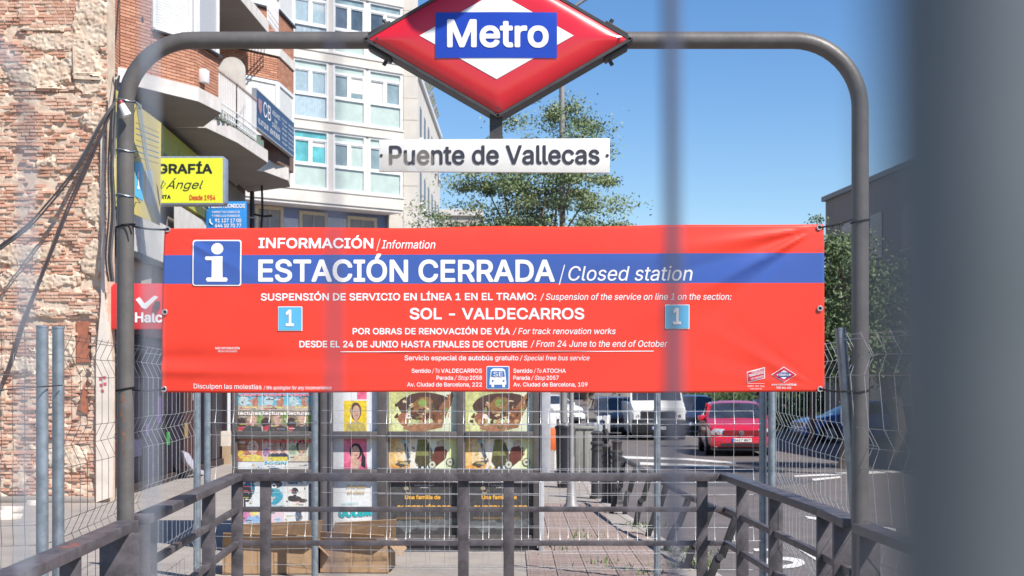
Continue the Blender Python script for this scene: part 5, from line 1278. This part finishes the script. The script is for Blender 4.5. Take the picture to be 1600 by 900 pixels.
# ================================================================ RIGHT BUILDING
rb = thing('grey_building', 'plain grey building with a flat parapet behind the trees at the right', 'building', (14, 55, 0))
RB = Wall((14.9, 28), (X(1290, 60), 60)); RB.n = Vector((-abs(RB.n.x), RB.n.y if RB.n.y < 0 else -RB.n.y, 0)); 
m_gw = M('grey render wall', (.20, .18, .175), .85, 0, .06, .7)
g = MB(); g.prism([Vector((14.9, 28, 0)), Vector((12.25, 60, 0)), Vector((26, 60, 0)), Vector((28, 28, 0))], (0, 0, 9.0)); g.build('wall', m_gw, rb)
g = MB(); g.prism([Vector((14.8, 27.9, 9.0)), Vector((12.1, 60.1, 9.0)), Vector((26, 60.1, 9.0)), Vector((28, 27.9, 9.0))], (0, 0, .18)); g.build('parapet', M('parapet grey', (.20, .21, .23), .7), rb)
dR = (Vector((12.25, 60, 0)) - Vector((14.9, 28, 0))).normalized(); nR = Vector((-1, 0, 0))
for fl in (1.2, 4.2, 6.6 - .3):
    for k in range(9):
        c = Vector((14.9, 28, fl + .8)) + dR * (2 + k * 3.4)
        g = MB(); g.obox(c, (dR, nR, (0, 0, 1)), (.65, .04, .75)); g.build('window', M('mauve window', (.13, .10, .11), .25), rb)
        g = MB(); g.obox(c + nR * .03 + Vector((0, 0, -.8)), (dR, nR, (0, 0, 1)), (.75, .08, .04)); g.build('sill', m_slab, rb)
# far terraces closing the street
def block(x0, x1, y0, y1, h, col, label, rows_, cols_):
    t = thing('distant_building', label, 'building', ((x0 + x1) / 2, y0, 0))
    MB().box(x0, x1, y0, y1, 0, h).build('wall', M('far wall %.2f %.2f' % (col[0], col[2]), col, .85, 0, .06, .4), t)
    MB().box(x0 - .2, x1 + .2, y0 - .2, y1, h, h + .5).build('cornice', m_slab, t)
    for r in range(rows_):
        for c in range(cols_):
            xx = x0 + (c + .5) * (x1 - x0) / cols_; zz = 1.2 + r * 3.0
            MB().box(xx - .6, xx + .6, y0 - .05, y0, zz, zz + 1.5).build('window', m_glassd, t)
block(0.5, 10.5, 205, 225, 17, (.38, .30, .26), 'far brown building closing the street behind the van', 5, 5)
block(-18, -2.5, 120, 150, 15, (.46, .42, .37), 'far beige building beyond the pale block', 4, 5)
block(16, 38, 180, 200, 14, (.40, .37, .36), 'far grey building behind the trees on the right', 4, 7)

# ================================================================ TREES
m_bark = M('bark', (.15, .115, .09), .9, 0, .25, 6, bump=.5, bscale=18)
def leafmat(n, a, b): 
    m = M(n, a, .6, 0, .1, 1.1, col2=b, thr=(.3, .7)); return m
lm = [leafmat('leaf olive', (.10, .15, .055), (.16, .22, .09)), leafmat('leaf pale', (.17, .22, .10), (.25, .30, .15)), leafmat('leaf dark', (.045, .08, .03), (.10, .15, .05))]
def tree(name, label, base, h, r, hz0, nl, leaf, mats, seed, squash=1.0, clusters=60, cl_r=.5, thin=.08, lean=(0, 0)):
    rnd = random.Random(seed); b = Vector(base); t = thing(name, label, 'tree', b)
    g = MB(); topc = b + Vector((lean[0], lean[1], h)); fork = b + (topc - b) * hz0 * .9
    g.tube([b, b + (fork - b) * .5 + Vector((thin, 0, 0)), fork], [thin * 2.2, thin * 1.7, thin * 1.4], 10)
    tips = []
    cc = b + Vector((lean[0], lean[1], h * (hz0 + 1) / 2)); rz = h * (1 - hz0) / 2
    for i in range(clusters):
        while True:
            v = Vector((rnd.uniform(-1, 1), rnd.uniform(-1, 1), rnd.uniform(-1, 1)))
            if .35 < v.length < 1: break
        q = cc + Vector((v.x * r, v.y * r, v.z * rz)); tips.append(q)
        if i < 20:
            mid = fork + (q - fork) * .5 + Vector((0, 0, rz * .12)) + Vector((rnd.gauss(0, .15), rnd.gauss(0, .15), rnd.gauss(0, .15))) * r * .4
            g.tube(smooth_path([fork - Vector((0, 0, rnd.uniform(0, .5))), mid, q], 4), [thin * .8 * (1 - k / 9.5) + .008 for k in range(9)], 5)
    g.build('trunk', m_bark, t, smooth=True)
    g = MB(); per = nl // clusters
    vs, fs, ms = [], [], []
    for q in tips:
        rr = cl_r * rnd.uniform(.5, 1.25); mi = rnd.choice(range(len(mats)))
        ex = Vector((rnd.uniform(.7, 1.5), rnd.uniform(.7, 1.5), rnd.uniform(.35, .7)))
        for _ in range(int(per * rnd.uniform(.5, 1.5))):
            c = q + Vector((rnd.gauss(0, .5) * ex.x, rnd.gauss(0, .5) * ex.y, rnd.gauss(0, .5) * ex.z)) * rr
            a = Vector((rnd.gauss(0, 1), rnd.gauss(0, 1), rnd.gauss(0, 1))).normalized(); bb = a.cross(Vector((rnd.gauss(0, 1), rnd.gauss(0, 1), rnd.gauss(0, 1)))).normalized()
            L = leaf * rnd.uniform(.6, 1.4); k = len(vs)
            vs += [c - a * L, c + bb * L * .45, c + a * L, c - bb * L * .45]; fs.append((k, k + 1, k + 2, k + 3)); ms.append(mi if rnd.random() > .25 else rnd.choice(range(len(mats))))
    g.v, g.f, g.m = vs, fs, ms
    me = bpy.data.meshes.new('crown'); org = base_of(t); me.from_pydata([tuple(v - org) for v in vs], [], fs)
    for m in mats: me.materials.append(m)
    me.polygons.foreach_set('material_index', ms); o = bpy.data.objects.new('crown', me); COL.objects.link(o); o.parent = t
    return t
tree('street_tree', 'tall airy pale green street tree behind the station name plate', (X(838, 45), 45, 0), Z(150, 45), 2.55, .30, 54000, .047, [lm[0], lm[1], lm[1]], 5, clusters=190, cl_r=.52, thin=.07)
tree('street_tree', 'thin sparse tree in front of the pale apartment block', (X(668, 52), 52, 0), Z(272, 52), 1.05, .42, 3600, .05, [lm[0], lm[1]], 8, clusters=30, cl_r=.5, thin=.05)
tree('street_tree', 'dense dark green tree just right of the banner', (X(1322, 34), 34, 0), Z(352, 34), 1.0, .36, 13000, .05, [lm[2], lm[2], lm[0]], 12, clusters=60, cl_r=.55, thin=.09)
tree('street_tree', 'dark tree half hidden by the right portal post', (X(1400, 36), 36, 0), Z(400, 36), 1.2, .36, 9000, .055, [lm[2], lm[0]], 13, clusters=70, cl_r=.55, thin=.1)
tree('street_tree', 'small twiggy tree peeping above the right end of the banner', (X(1268, 46), 46, 0), Z(326, 46), .8, .5, 2600, .05, [lm[0], lm[2]], 15, clusters=24, cl_r=.4, thin=.05)
for k, (px, Y, top_) in enumerate(((1240, 90, 470), (1120, 120, 520), (1010, 150, 540), (915, 140, 530))):
    tree('background_tree', ('dark roadside tree behind the blue car', 'dark tree behind the red car', 'distant tree behind the white van', 'distant tree behind the scooter')[k], (X(px, Y), Y, 0), Z(top_, Y), 3.6, .12, 5000, .16, [lm[2], lm[0]], 20 + k, clusters=50, cl_r=1.4, thin=.2)
hd = MB(); rnd = random.Random(3); vs, fs = [], []
for i in range(9000):
    x = rnd.uniform(10.3, 14.5); y = 62 + rnd.uniform(0, 40); z = rnd.uniform(0, 2.6) * (1 - .25 * rnd.random()); a = rnd.uniform(0, 6.3); s_ = .13
    k = len(vs); vs += [Vector((x - s_ * math.cos(a), y, z - s_)), Vector((x + s_ * math.cos(a), y - s_ * math.sin(a), z - s_ * .2)), Vector((x + .3 * s_, y, z + s_))]; fs.append((k, k + 1, k + 2))
hd.v, hd.f, hd.m = vs, fs, [0] * len(fs); tag(hd.build('hedge', lm[2]), 'dark hedge along the far right side of the road', 'hedge', kind='stuff')

# ================================================================ VEHICLES
m_tyre = M('tyre', (.018, .018, .02), .85, 0, .1); m_rim = M('alloy', (.5, .5, .52), .35, .7, .05); m_carglass = M('car glass', (.03, .035, .045), .05, 0, .3, 2, spec=1.0)
m_lamp = M('headlamp', (.62, .64, .66), .12, .3, .1, 20, spec=1.0); m_cblk = M('car black plastic', (.02, .02, .022), .5)
def car(name, label, cat, loc, rz, paint, L=4.15, Wd=1.74, stations=None, ht=1.44, front='hatch', group=None, plate='0417 BKT', glass=None, tuckf=.80):
    """front points to -y in local space"""
    t = thing(name, label, cat, (0, 0, 0), group); hw_ = Wd / 2
    # y, z of the top line, belt height, cabin flag, width factor
    st = stations or [(0, .52, .50, 0, .80), (.06, .70, .62, 0, .90), (.25, .80, .74, 0, .97), (.75, .90, .82, 0, 1), (1.18, .98, .88, 0, 1), (1.95, ht - .06, .92, 1, 1), (2.3, ht, .93, 1, 1), (3.2, ht - .02, .95, 1, .99), (3.75, ht - .12, .96, 1, .97), (4.02, 1.0, .95, 0, .95), (4.15, .62, .6, 0, .88)]
    y0 = -L / 2; rowsv = []
    for (y, zt_, zb, cabin, wf) in st:
        w_ = hw_ * wf; r = []
        tuck = tuckf if cabin else .97
        pts = [(w_ * .90, .20), (w_ * .985, .32), (w_, .52 if zb > .55 else zb * .9), (w_ * .985, zb), (w_ * (.93 if cabin else .95), zb + (.03 if cabin else .015)), (w_ * (tuck - .02), zt_ - .09 if cabin else zt_ - .015), (w_ * (tuck - .08), zt_ - .03 if cabin else zt_), (w_ * .45, zt_ + .0), (0, zt_ + .01)]
        line = [Vector((-x, y0 + y, z)) for x, z in pts] + [Vector((x, y0 + y, z)) for x, z in pts[-2::-1]]
        rowsv.append(line)
    nC = len(rowsv[0]); body = MB(); gd = {}
    body.v = [v for r in rowsv for v in r]
    for i in range(len(st) - 1):
        ca, cb_ = st[i][3], st[i + 1][3]
        for j in range(nC - 1):
            q = i * nC + j; f = (q, q + 1, q + nC + 1, q + nC); side = j in (4, nC - 6); topf = 6 <= j <= nC - 8; 
            isg = False
            if side and ca and cb_: isg = True
            if ca != cb_ and topf: isg = True            # windscreen / rear window
            if isg: gd.setdefault(('side_window', j < 8) if (side and ca and cb_) else ('windscreen' if i < len(st) / 2 else 'rear_window', 0), []).append([body.v[k_] for k_ in f])
            else: body.f.append(f); body.m.append(0)
    body.f.append(tuple(range(nC))[::-1]); body.m.append(0); body.f.append(tuple((len(st) - 1) * nC + j for j in range(nC))); body.m.append(0)
    body.build('body', paint, t, smooth=True, ang=32); 
    for (nm_, _), quads in gd.items():
        g = MB(); idx = {}
        for qd in quads:
            ff = []
            for v in qd:
                k_ = tuple(round(c_, 4) for c_ in v)
                if k_ not in idx: idx[k_] = len(g.v); g.v.append(v)
                ff.append(idx[k_])
            g.f.append(tuple(ff)); g.m.append(0)
        g.build(nm_, glass or m_carglass, t, smooth=True, ang=25)
    for sx in (-1, 1):
        for yy, rr in ((.82, .31), (L - .78, .31)):
            c = Vector((sx * (hw_ - .10), y0 + yy, .31)); g = MB(); g.tube([c - Vector((sx * .1, 0, 0)), c + Vector((sx * .115, 0, 0))], rr, 24); wh = g.build('wheel', m_tyre, t, smooth=True, ang=40)
            g = MB(); g.tube([c + Vector((sx * .10, 0, 0)), c + Vector((sx * .122, 0, 0))], rr * .62, 16)
            for k in range(5): a = k * 1.2566; g.obox(c + Vector((sx * .125, .1 * math.cos(a), .1 * math.sin(a))), ((0, math.cos(a), math.sin(a)), (1, 0, 0), (0, -math.sin(a), math.cos(a))), (.09, .006, .02))
            g.build('rim', m_rim, wh)
            g = MB(); g.tube([c + Vector((sx * -.08, 0, .02)), c + Vector((sx * .103, 0, .02))], rr * 1.16, 24); g.build('wheel_arch', m_cblk, t)
        c = Vector((sx * (hw_ + .06), y0 + 1.55, .98)); g = MB(); g.obox(c, ((1, 0, 0), (0, 1, 0), (0, 0, 1)), (.10, .06, .075)); g.build('wing_mirror', paint, t, bevel=.03)
        g = MB(); g.bar((sx * hw_ * .955, y0 + 1.3, .90), (sx * hw_ * .80, y0 + 1.98, ht - .1), .05, .05); g.build('pillar', paint, t)
        g = MB(); g.bar((sx * (hw_ * .90), y0 + 2.75, .95), (sx * (hw_ * .80), y0 + 2.75, ht - .07), .08, .05, up=(1, 0, 0)); g.build('pillar', paint, t)
        g = MB(); g.box(sx * hw_ * 1.0 - .006, sx * hw_ * 1.0 + .006, y0 + 1.2, y0 + 3.2, .50, .54); g.build('side_trim', m_cblk, t)
    return t
def front_face(t, L, hw_, paint, zl=.62, lw=.38, lh=.20, plate='0417 BKT', black_bumper=False, emblem=True):
    y0 = -L / 2; 
    for sx in (-1, 1):
        g = MB(); pts = [(.44, zl - lh / 2), (.44, zl + lh / 2), (hw_ * .80, zl + lh / 2 + .01), (hw_ * .93, zl + lh * .1), (hw_ * .88, zl - lh / 2)]
        g.prism([Vector((sx * x, y0 + .00 + max(0, abs(x) - .5) * .22, z)) for x, z in pts], (0, .12, 0)); hl = g.build('headlight', m_lamp, t, bevel=.02)
        for q in (.60, .74): g = MB(); c = Vector((sx * q, y0 + .02, zl)); g.tube([c, c + Vector((0, -.03, 0))], .055, 14); g.build('lens', M('lens chrome', (.8, .8, .82), .08, .9, 0), hl, smooth=True)
        g = MB(); c = Vector((sx * .66, y0 - .06, .30)); g.tube([c, c + Vector((0, -.02, 0))], .05, 12); g.build('fog_light', m_lamp, t, smooth=True)
    g = MB(); g.box(-.48, .48, y0 - .012, y0 + .03, zl - .065, zl + .065); gr_ = g.build('grille', m_cblk, t)
    for k in range(4): MB().box(-.47, .47, y0 - .022, y0 - .008, zl - .055 + k * .032, zl - .043 + k * .032).build('grille_slat', paint if not black_bumper else m_cblk, gr_)
    g = MB(); g.box(-hw_ * .92, hw_ * .92, y0 - .09, y0 + .12, .24, .50); g.build('bumper', m_cblk if black_bumper else paint, t, bevel=.05)
    MB().box(-.55, .55, y0 - .095, y0 - .08, .27, .35).build('lower_intake', m_cblk, t)
    MB().box(-hw_ * .9, hw_ * .9, y0 - .05, y0 + .2, .17, .24).build('lower_lip', m_cblk, t)
    if emblem:
        g = MB(); g.tube([(0, y0 - .02, zl), (0, y0 - .045, zl)], .062, 20); e = g.build('emblem', m_rim, t, smooth=True)
        g = MB(); g.tube([(0, y0 - .045, zl), (0, y0 - .05, zl)], .05, 20); g.build('emblem_field', m_cblk, e)
        g = MB()
        for a, b in (((-.035, .03), (0, -.035)), ((0, -.035), (.035, .03)), ((-.014, .04), (0, .008)), ((0, .008), (.014, .04))): g.bar((a[0], y0 - .053, zl + a[1]), (b[0], y0 - .053, zl + b[1]), .009, .004, up=(0, 1, 0))
        g.build('emblem_mark', m_rim, e)
    g = MB(); g.box(-.26, .26, y0 - .105, y0 - .093, .385, .485); pl_ = g.build('number_plate', m_white, t)
    MB().box(-.26, -.215, y0 - .108, y0 - .105, .387, .483).build('plate_band', m_blue, pl_)
    text(plate, -.2, .24, -.405, .06, lambda a, b, off=0.0: Vector((a, y0 - .105 - off, -b)), m_ink, pl_, bold=.02, off=.003)
m_redc = M('red car paint', (.52, .012, .03), .25, 0, .04, 2, spec=.6, coat=.8)
rc = car('red_hatchback', 'small red hatchback driving towards the camera on the road', 'car', None, 0, m_redc)
front_face(rc, 4.15, .87, m_redc)
for k, (a, b) in enumerate((((-.5, .99, 1.31), (.35, .96, 1.31)),)): pass
MB().bar((-.62, -2.075 + 1.2, .975), (.15, -2.075 + 1.22, 1.0), .02, .015).build('wiper', m_cblk, rc)
MB().bar((-.0, -2.075 + 1.2, .975), (.6, -2.075 + 1.22, 1.0), .02, .015).build('wiper', m_cblk, rc)
g = MB(); g.box(-.12, .12, -.28, -.26, 1.26, 1.33); g.build('rear_mirror', m_cblk, rc)
rc.location = (X(1147, 44.6), 44.6, RZ); rc.rotation_euler = (0, 0, R(-3)); rc.scale = (1.05,) * 3
# white van
m_van = M('van white', (.72, .72, .70), .35, 0, .03, 2, coat=.4)
vst = [(0, .95, .9, 0, .90), (.05, 1.15, 1.05, 0, .96), (.3, 1.28, 1.15, 0, 1), (.75, 1.40, 1.25, 0, 1), (1.45, 2.2, 1.3, 1, 1), (1.9, 2.35, 1.32, 1, 1), (3.5, 2.38, 1.32, 1, 1), (4.8, 2.36, 1.32, 1, 1), (5.0, 2.2, 1.3, 0, .98)]
vn = car('white_van', 'white panel van with a black bumper facing the camera in traffic', 'van', None, 0, m_van, L=5.0, Wd=1.98, stations=vst, ht=2.3, tuckf=.92)
front_face(vn, 5.0, .99, m_van, zl=.86, lh=.22, plate='6183 GHN', black_bumper=True)
MB().box(-.62, .62, -2.53, -2.47, .80, 1.05).build('upper_grille', m_cblk, vn)
MB().box(-.95, .95, -2.6, -2.4, .22, .74).build('lower_bumper', m_cblk, vn, bevel=.06)
vn.location = (X(1019, 57), 57, RZ)
# others
def simple(name, label, cat, px, Y, rz, mat, ht=1.44, Wd=1.74, L=4.15, plate='3390 CXD', sc_=1):
    c = car(name, label, cat, None, 0, mat, ht=ht, Wd=Wd, L=L); front_face(c, L, Wd / 2, mat, plate=plate, emblem=False); c.location = (X(px, Y), Y, RZ); c.rotation_euler = (0, 0, R(rz)); c.scale = (sc_,) * 3; return c
simple('dark_car', 'dark brown car parked left of the white van', 'car', 958, 60, 4, M('dark brown paint', (.07, .045, .045), .3, coat=.6), ht=1.5)
simple('dark_car', 'dark navy car behind the red hatchback', 'car', 1082, 62, -4, M('navy paint', (.03, .035, .07), .25, coat=.8), ht=1.55, plate='8821 FDR')
simple('blue_car', 'bright blue car standing side on at the right behind the fence', 'car', 1338, 53, -82, M('blue paint', (.05, .16, .42), .25, coat=.8), plate='1275 JKL')
simple('white_car', 'small white car far down the street just right of the kiosk', 'car', 862, 78, 25, M('white car paint', (.75, .75, .75), .3, coat=.6), plate='4407 DPZ')
sv = car('silver_van', 'tall silver box van behind the blue car, its roof level with the fence top', 'van', None, 0, M('silver paint', (.38, .40, .44), .3, .4), L=5.0, Wd=1.98, stations=vst, ht=2.3, tuckf=.92)
front_face(sv, 5.0, .99, m_van, zl=.86, lh=.22, plate='7714 KCM', black_bumper=True, emblem=False)
sv.location = (X(1352, 64), 64, RZ); sv.scale = (1.38,) * 3; sv.rotation_euler = (0, 0, R(-12))
# scooter
sco = thing('silver_scooter', 'silver scooter ridden ahead of the dark car beside the van', 'scooter', (0, 0, 0)); m_sil = M('scooter silver', (.45, .46, .48), .3, .3)
for yy in (-.62, .62): g = MB(); g.tube([(-.06, yy, .25), (.06, yy, .25)], .25, 20); g.build('wheel', m_tyre, sco, smooth=True, ang=40)
g = MB(); g.prism([(-.2, -.55, .35), (.2, -.55, .35), (.26, -.42, .95), (-.26, -.42, .95)], (0, .08, .02)); g.build('leg_shield', m_sil, sco, bevel=.03)
MB().box(-.16, .16, -.42, .2, .28, .36).build('footboard', m_cblk, sco, bevel=.02); MB().box(-.18, .18, .12, .85, .38, .72).build('rear_body', m_sil, sco, bevel=.06); MB().box(-.15, .15, .1, .8, .72, .82).build('saddle', m_cblk, sco, bevel=.03)
MB().tube([(-.36, -.38, 1.05), (0, -.45, 1.0), (.36, -.38, 1.05)], .02, 8).build('handlebar', m_cblk, sco, smooth=True)
g = MB(); g.tube([(0, -.56, .86), (0, -.6, .86)], .09, 14); g.build('headlight', m_lamp, sco, smooth=True)
g = MB(); g.prism([(-.2, -.48, 1.0), (.2, -.48, 1.0), (.16, -.4, 1.35), (-.16, -.4, 1.35)], (0, .01, 0)); g.build('windscreen', m_carglass, sco)
MB().tube([(0, -.62, .25), (0, -.46, .95)], .03, 8).build('fork', m_cblk, sco, smooth=True)
sco.location = (X(937, 52), 52, RZ); sco.rotation_euler = (0, 0, R(14))

# person in a white shirt beyond the red car
def person(loc, label, shirt, trousers, skin=(.42, .26, .19), face=0.0):
    t = thing('person', label, 'person', (0, 0, 0))
    J = {'pel': (0, 0, .95), 'chest': (0, 0, 1.28), 'neck': (0, .0, 1.47), 'head': (0, -.01, 1.60), 'top': (0, 0, 1.72),
         'shL': (-.17, 0, 1.40), 'elL': (-.25, .02, 1.14), 'wrL': (-.27, -.08, .92), 'shR': (.17, 0, 1.40), 'elR': (.25, .03, 1.14), 'wrR': (.26, -.06, .92),
         'hpL': (-.09, 0, .90), 'knL': (-.11, -.04, .50), 'anL': (-.11, .02, .09), 'toL': (-.12, -.14, .04), 'hpR': (.09, 0, .90), 'knR': (.11, .04, .50), 'anR': (.12, .12, .09), 'toR': (.13, -.03, .04)}
    E_ = [('pel', 'chest'), ('chest', 'neck'), ('neck', 'head'), ('head', 'top'), ('chest', 'shL'), ('shL', 'elL'), ('elL', 'wrL'), ('chest', 'shR'), ('shR', 'elR'), ('elR', 'wrR'), ('pel', 'hpL'), ('hpL', 'knL'), ('knL', 'anL'), ('anL', 'toL'), ('pel', 'hpR'), ('hpR', 'knR'), ('knR', 'anR'), ('anR', 'toR')]
    rad = {'pel': .15, 'chest': .17, 'neck': .055, 'head': .10, 'top': .07, 'sh': .07, 'el': .045, 'wr': .03, 'hp': .10, 'kn': .065, 'an': .042, 'to': .04}
    ks = list(J); vs = [Vector(J[k]) for k in ks]; es = [(ks.index(a), ks.index(b)) for a, b in E_]
    for s, w_ in (('L', 'wrL'), ('R', 'wrR')):      # hands: palm, four fingers, thumb
        sx = -1 if s == 'L' else 1; wi = ks.index(w_); base = Vector(J[w_])
        for f in range(5):
            ks += ['f%s%d' % (s, f), 'g%s%d' % (s, f)]; off = Vector((sx * (.0), (-.035 + .02 * f), -.08)) if f < 4 else Vector((-sx * .01, -.05, -.035))
            vs += [base + off, base + off + Vector((-sx * .012, -.004, -.07 if f < 4 else -.05))]; n_ = len(vs); es += [(wi, n_ - 2), (n_ - 2, n_ - 1)]
    me = bpy.data.meshes.new('person_body'); me.from_pydata([tuple(v) for v in vs], es, [])
    o = bpy.data.objects.new('body', me); COL.objects.link(o); o.parent = t
    sk = o.modifiers.new('skin', 'SKIN'); o.modifiers.new('sub', 'SUBSURF').levels = 1; o.modifiers['sub'].render_levels = 1
    me.skin_vertices
    for i, k in enumerate(ks):
        r = rad.get(k, rad.get(k[:2], .009)); me.skin_vertices[0].data[i].radius = (r, r * (.68 if k in ('chest', 'pel') else 1))
    me.skin_vertices[0].data[0].use_root = True
    m = bpy.data.materials.new('person colours'); m.use_nodes = True; n = m.node_tree.nodes; l = m.node_tree.links; tc = n.new('ShaderNodeTexCoord'); sp_ = n.new('ShaderNodeSeparateXYZ'); rp = n.new('ShaderNodeValToRGB')
    l.new(tc.outputs['Object'], sp_.inputs[0]); mr = n.new('ShaderNodeMapRange'); mr.inputs[2].default_value = 1.8; l.new(sp_.outputs[2], mr.inputs[0]); l.new(mr.outputs[0], rp.inputs[0]); rp.color_ramp.interpolation = 'CONSTANT'
    el = rp.color_ramp.elements; el[0].position = 0; el[0].color = (.03, .02, .02, 1); el[1].position = .045; el[1].color = (*trousers, 1)
    for p_, c_ in ((.52, shirt), (.812, skin)): e_ = el.new(p_); e_.color = (*c_, 1)
    l.new(rp.outputs[0], n['Principled BSDF'].inputs['Base Color']); me.materials.append(m)
    g = MB(); g.grid(lambda a, b: Vector((.108 * math.cos(a * 6.283) * math.sin(b * 1.75), .015 + .115 * math.sin(a * 6.283) * math.sin(b * 1.75), 1.63 + .12 * math.cos(b * 1.75))), 16, 8); g.build('hair', M('dark hair', (.03, .022, .018), .8), t, smooth=True)
    g = MB(); g.prism([(-.015, -.10, 1.60), (.015, -.10, 1.60), (0, -.10, 1.64)], (0, -.03, -.01)); g.build('nose', M('skin tone', skin, .6), t)
    for sx in (-1, 1): g = MB(); g.tube([(sx * .035, -.102, 1.625), (sx * .035, -.108, 1.625)], .012, 8); g.build('eye', m_ink, t); g = MB(); g.tube([(sx * .10, 0, 1.60), (sx * .115, .01, 1.60)], .028, 8); g.build('ear', M('skin tone', skin, .6), t)
    g = MB(); g.box(-.025, .025, -.108, -.10, 1.562, 1.57); g.build('mouth', M('lips', (.3, .1, .09), .5), t)
    t.location = loc; t.rotation_euler = (0, 0, face); return t
person((X(1186, 54), 54, RZ), 'person in a white shirt walking behind the red car', (.72, .70, .70), (.05, .06, .10), face=R(20))
person((X(362, 30), 30, 0) if False else (X(1222, 66), 66, RZ), 'person in dark clothes standing farther back between the red and blue cars', (.10, .07, .08), (.04, .04, .05), face=R(-30))

# ================================================================ CABLES ON THE OLD WALL
m_cab = M('black cable', (.035, .032, .036), .6); m_cabg = M('grey cable', (.16, .15, .15), .6)
def cable(name, label, paths, m=None, r=.02, seg=6):
    t = thing(name, label, 'cable', paths[0][0])
    for i, p in enumerate(paths): MB().tube(smooth_path(p, 6), r if not isinstance(r, list) else r[i], seg).build('cable_strand', (m_cab, m_cabg)[i % 3 == 2] if m is None else m, t, smooth=True)
    return t
rnd = random.Random(5); pths = []
for i in range(9):
    o1 = rnd.uniform(-5, 5); pths.append([P(186 - i * .6 + o1 * .3, 118 + i, 24.35), P(181 + o1 * .5, 150, 24.32), P(172 + o1 + i, 185, 24.3), P(173 + o1 * .8, 260, 24.32), P(175 + o1, 330, 24.3), P(170 + o1 * 1.0, 400, 24.3), P(174 + o1 * .9, 440, 24.35)])
cable('cable_bundle', 'thick bundle of black and grey cables running down the building corner', pths, None, .016)
pths = []
for i, (a, b) in enumerate(((0, 0), (2, 3), (-3, 2), (3, -2))):
    pths.append([P(180 + a * .5, 158 + b, 24.3), P(160 + a, 188 + b * .5, 24.15), P(118 + a, 262 + b, 24.0), P(70 + a, 322 + b * 1.6, 23.9), P(30, 364 + b * 1.5, 23.8), P(-40, 412 + b, 23.7)])
cable('sagging_cables', 'black cables sagging from the corner bracket to the left edge of the view', pths, None, [.016, .015, .009, .009])
pths = [[P(176, 168, 24.3), P(150, 225, 24.25), P(115, 300, 24.3), P(78, 395, 24.33), P(42, 485, 24.35), P(18, 560, 24.35), P(-6, 620, 24.36)], [P(178, 165, 24.3), P(153, 226, 24.25), P(118, 303, 24.3), P(80, 398, 24.33), P(44, 490, 24.35), P(20, 566, 24.35), P(-6, 628, 24.36)]]
cable('drooping_cable', 'dark double cable dropping steeply across the old wall to the left edge', pths, M('brown black cable', (.07, .055, .06), .7), .015)
pths = [[P(214, -10, 26.0), P(206, 40, 26.0), P(199, 80, 26.0), P(196, 115, 26.0)], [P(222, -10, 26.1), P(214, 30, 26.1), P(206, 40, 26.1)], [P(186, -10, 25.5), P(182, 50, 25.3), P(176, 110, 25), P(180, 140, 24.5)]]
cable('facade_wires', 'thin wires running down the orange brick bay', pths, m_cab, .011)
MB().obox(P(207, 38, 26.0), ((1, 0, 0), (0, 1, 0), (0, 0, 1)), (.06, .05, .07)).build('junction_box', m_cab, bpy.data.objects['facade_wires'], bevel=.01)
MB().obox(P(221, 31, 26.1), ((1, 0, 0), (0, 1, 0), (0, 0, 1)), (.04, .05, .05)).build('junction_box', m_cab, bpy.data.objects['facade_wires'], bevel=.01)
bd = thing('blue_street_plaque', 'narrow faded blue plate at the building corner behind the portal post', 'plate', P(180, 190, 24.9))
g = MB(); g.prism([P(176, 150, 24.9), P(187, 135, 24.9), P(189, 200, 24.9), P(176, 206, 24.9)], (0, .05, 0)); g.build('plate', M('faded blue', (.12, .2, .38), .5), bd)
# green wire between the signs
cable('green_wire', 'thin pale green wire from the yellow sign down to the blue sign', [[P(252, 282, 25.3), P(290, 305, 26.5), P(325, 330, 28.8)]], M('green wire', (.3, .45, .36), .5), .008)
cable('black_wire', 'thin dark wire stretched across the fence at the far left', [[P(-30, 612, 8.5), P(40, 606, 8.6), P(97, 602, 8.9)]], m_cab, .004)
# wires beside the far bay
cable('hanging_wires', 'black wires hanging from the balcony slab above the blue wall', [[P(409, 290, 39.5), P(410, 330, 39.5), P(408, 356, 39.5)], [P(398, 335, 39.5), P(412, 338, 39.4), P(425, 337, 39.3)]], m_cab, .03)

# unseen lamp-shaped object, added so that its disc shades the diamond sign
ol = thing('sign_shadow_caster', 'unseen lamp-shaped shadow caster added outside the view to shade the diamond sign', 'street lamp', (5.2, 6.4, 0))
q = Vector((X(730, 8.95), 8.9, Z(-48, 8.95))); t_ = 1.3 / SUN.z; hd_ = q + SUN * t_
MB().tube([(5.6, hd_.y, -.12), (5.6, hd_.y, 3), (5.6, hd_.y, hd_.z + .1)], [.1, .08, .06], 16).build('lamp_pole', m_polg, ol, smooth=True)
MB().tube([(5.6, hd_.y, hd_.z + .08), (hd_.x + .1, hd_.y, hd_.z + .22)], .035, 12).build('lamp_arm', m_polg, ol, smooth=True)
MB().tube([hd_ + Vector((0, 0, z)) for z in (-.05, -.03, 0, .03, .05)], [.12, .19, .22, .19, .1], 28).build('shading_disc', m_polg, ol, smooth=True)
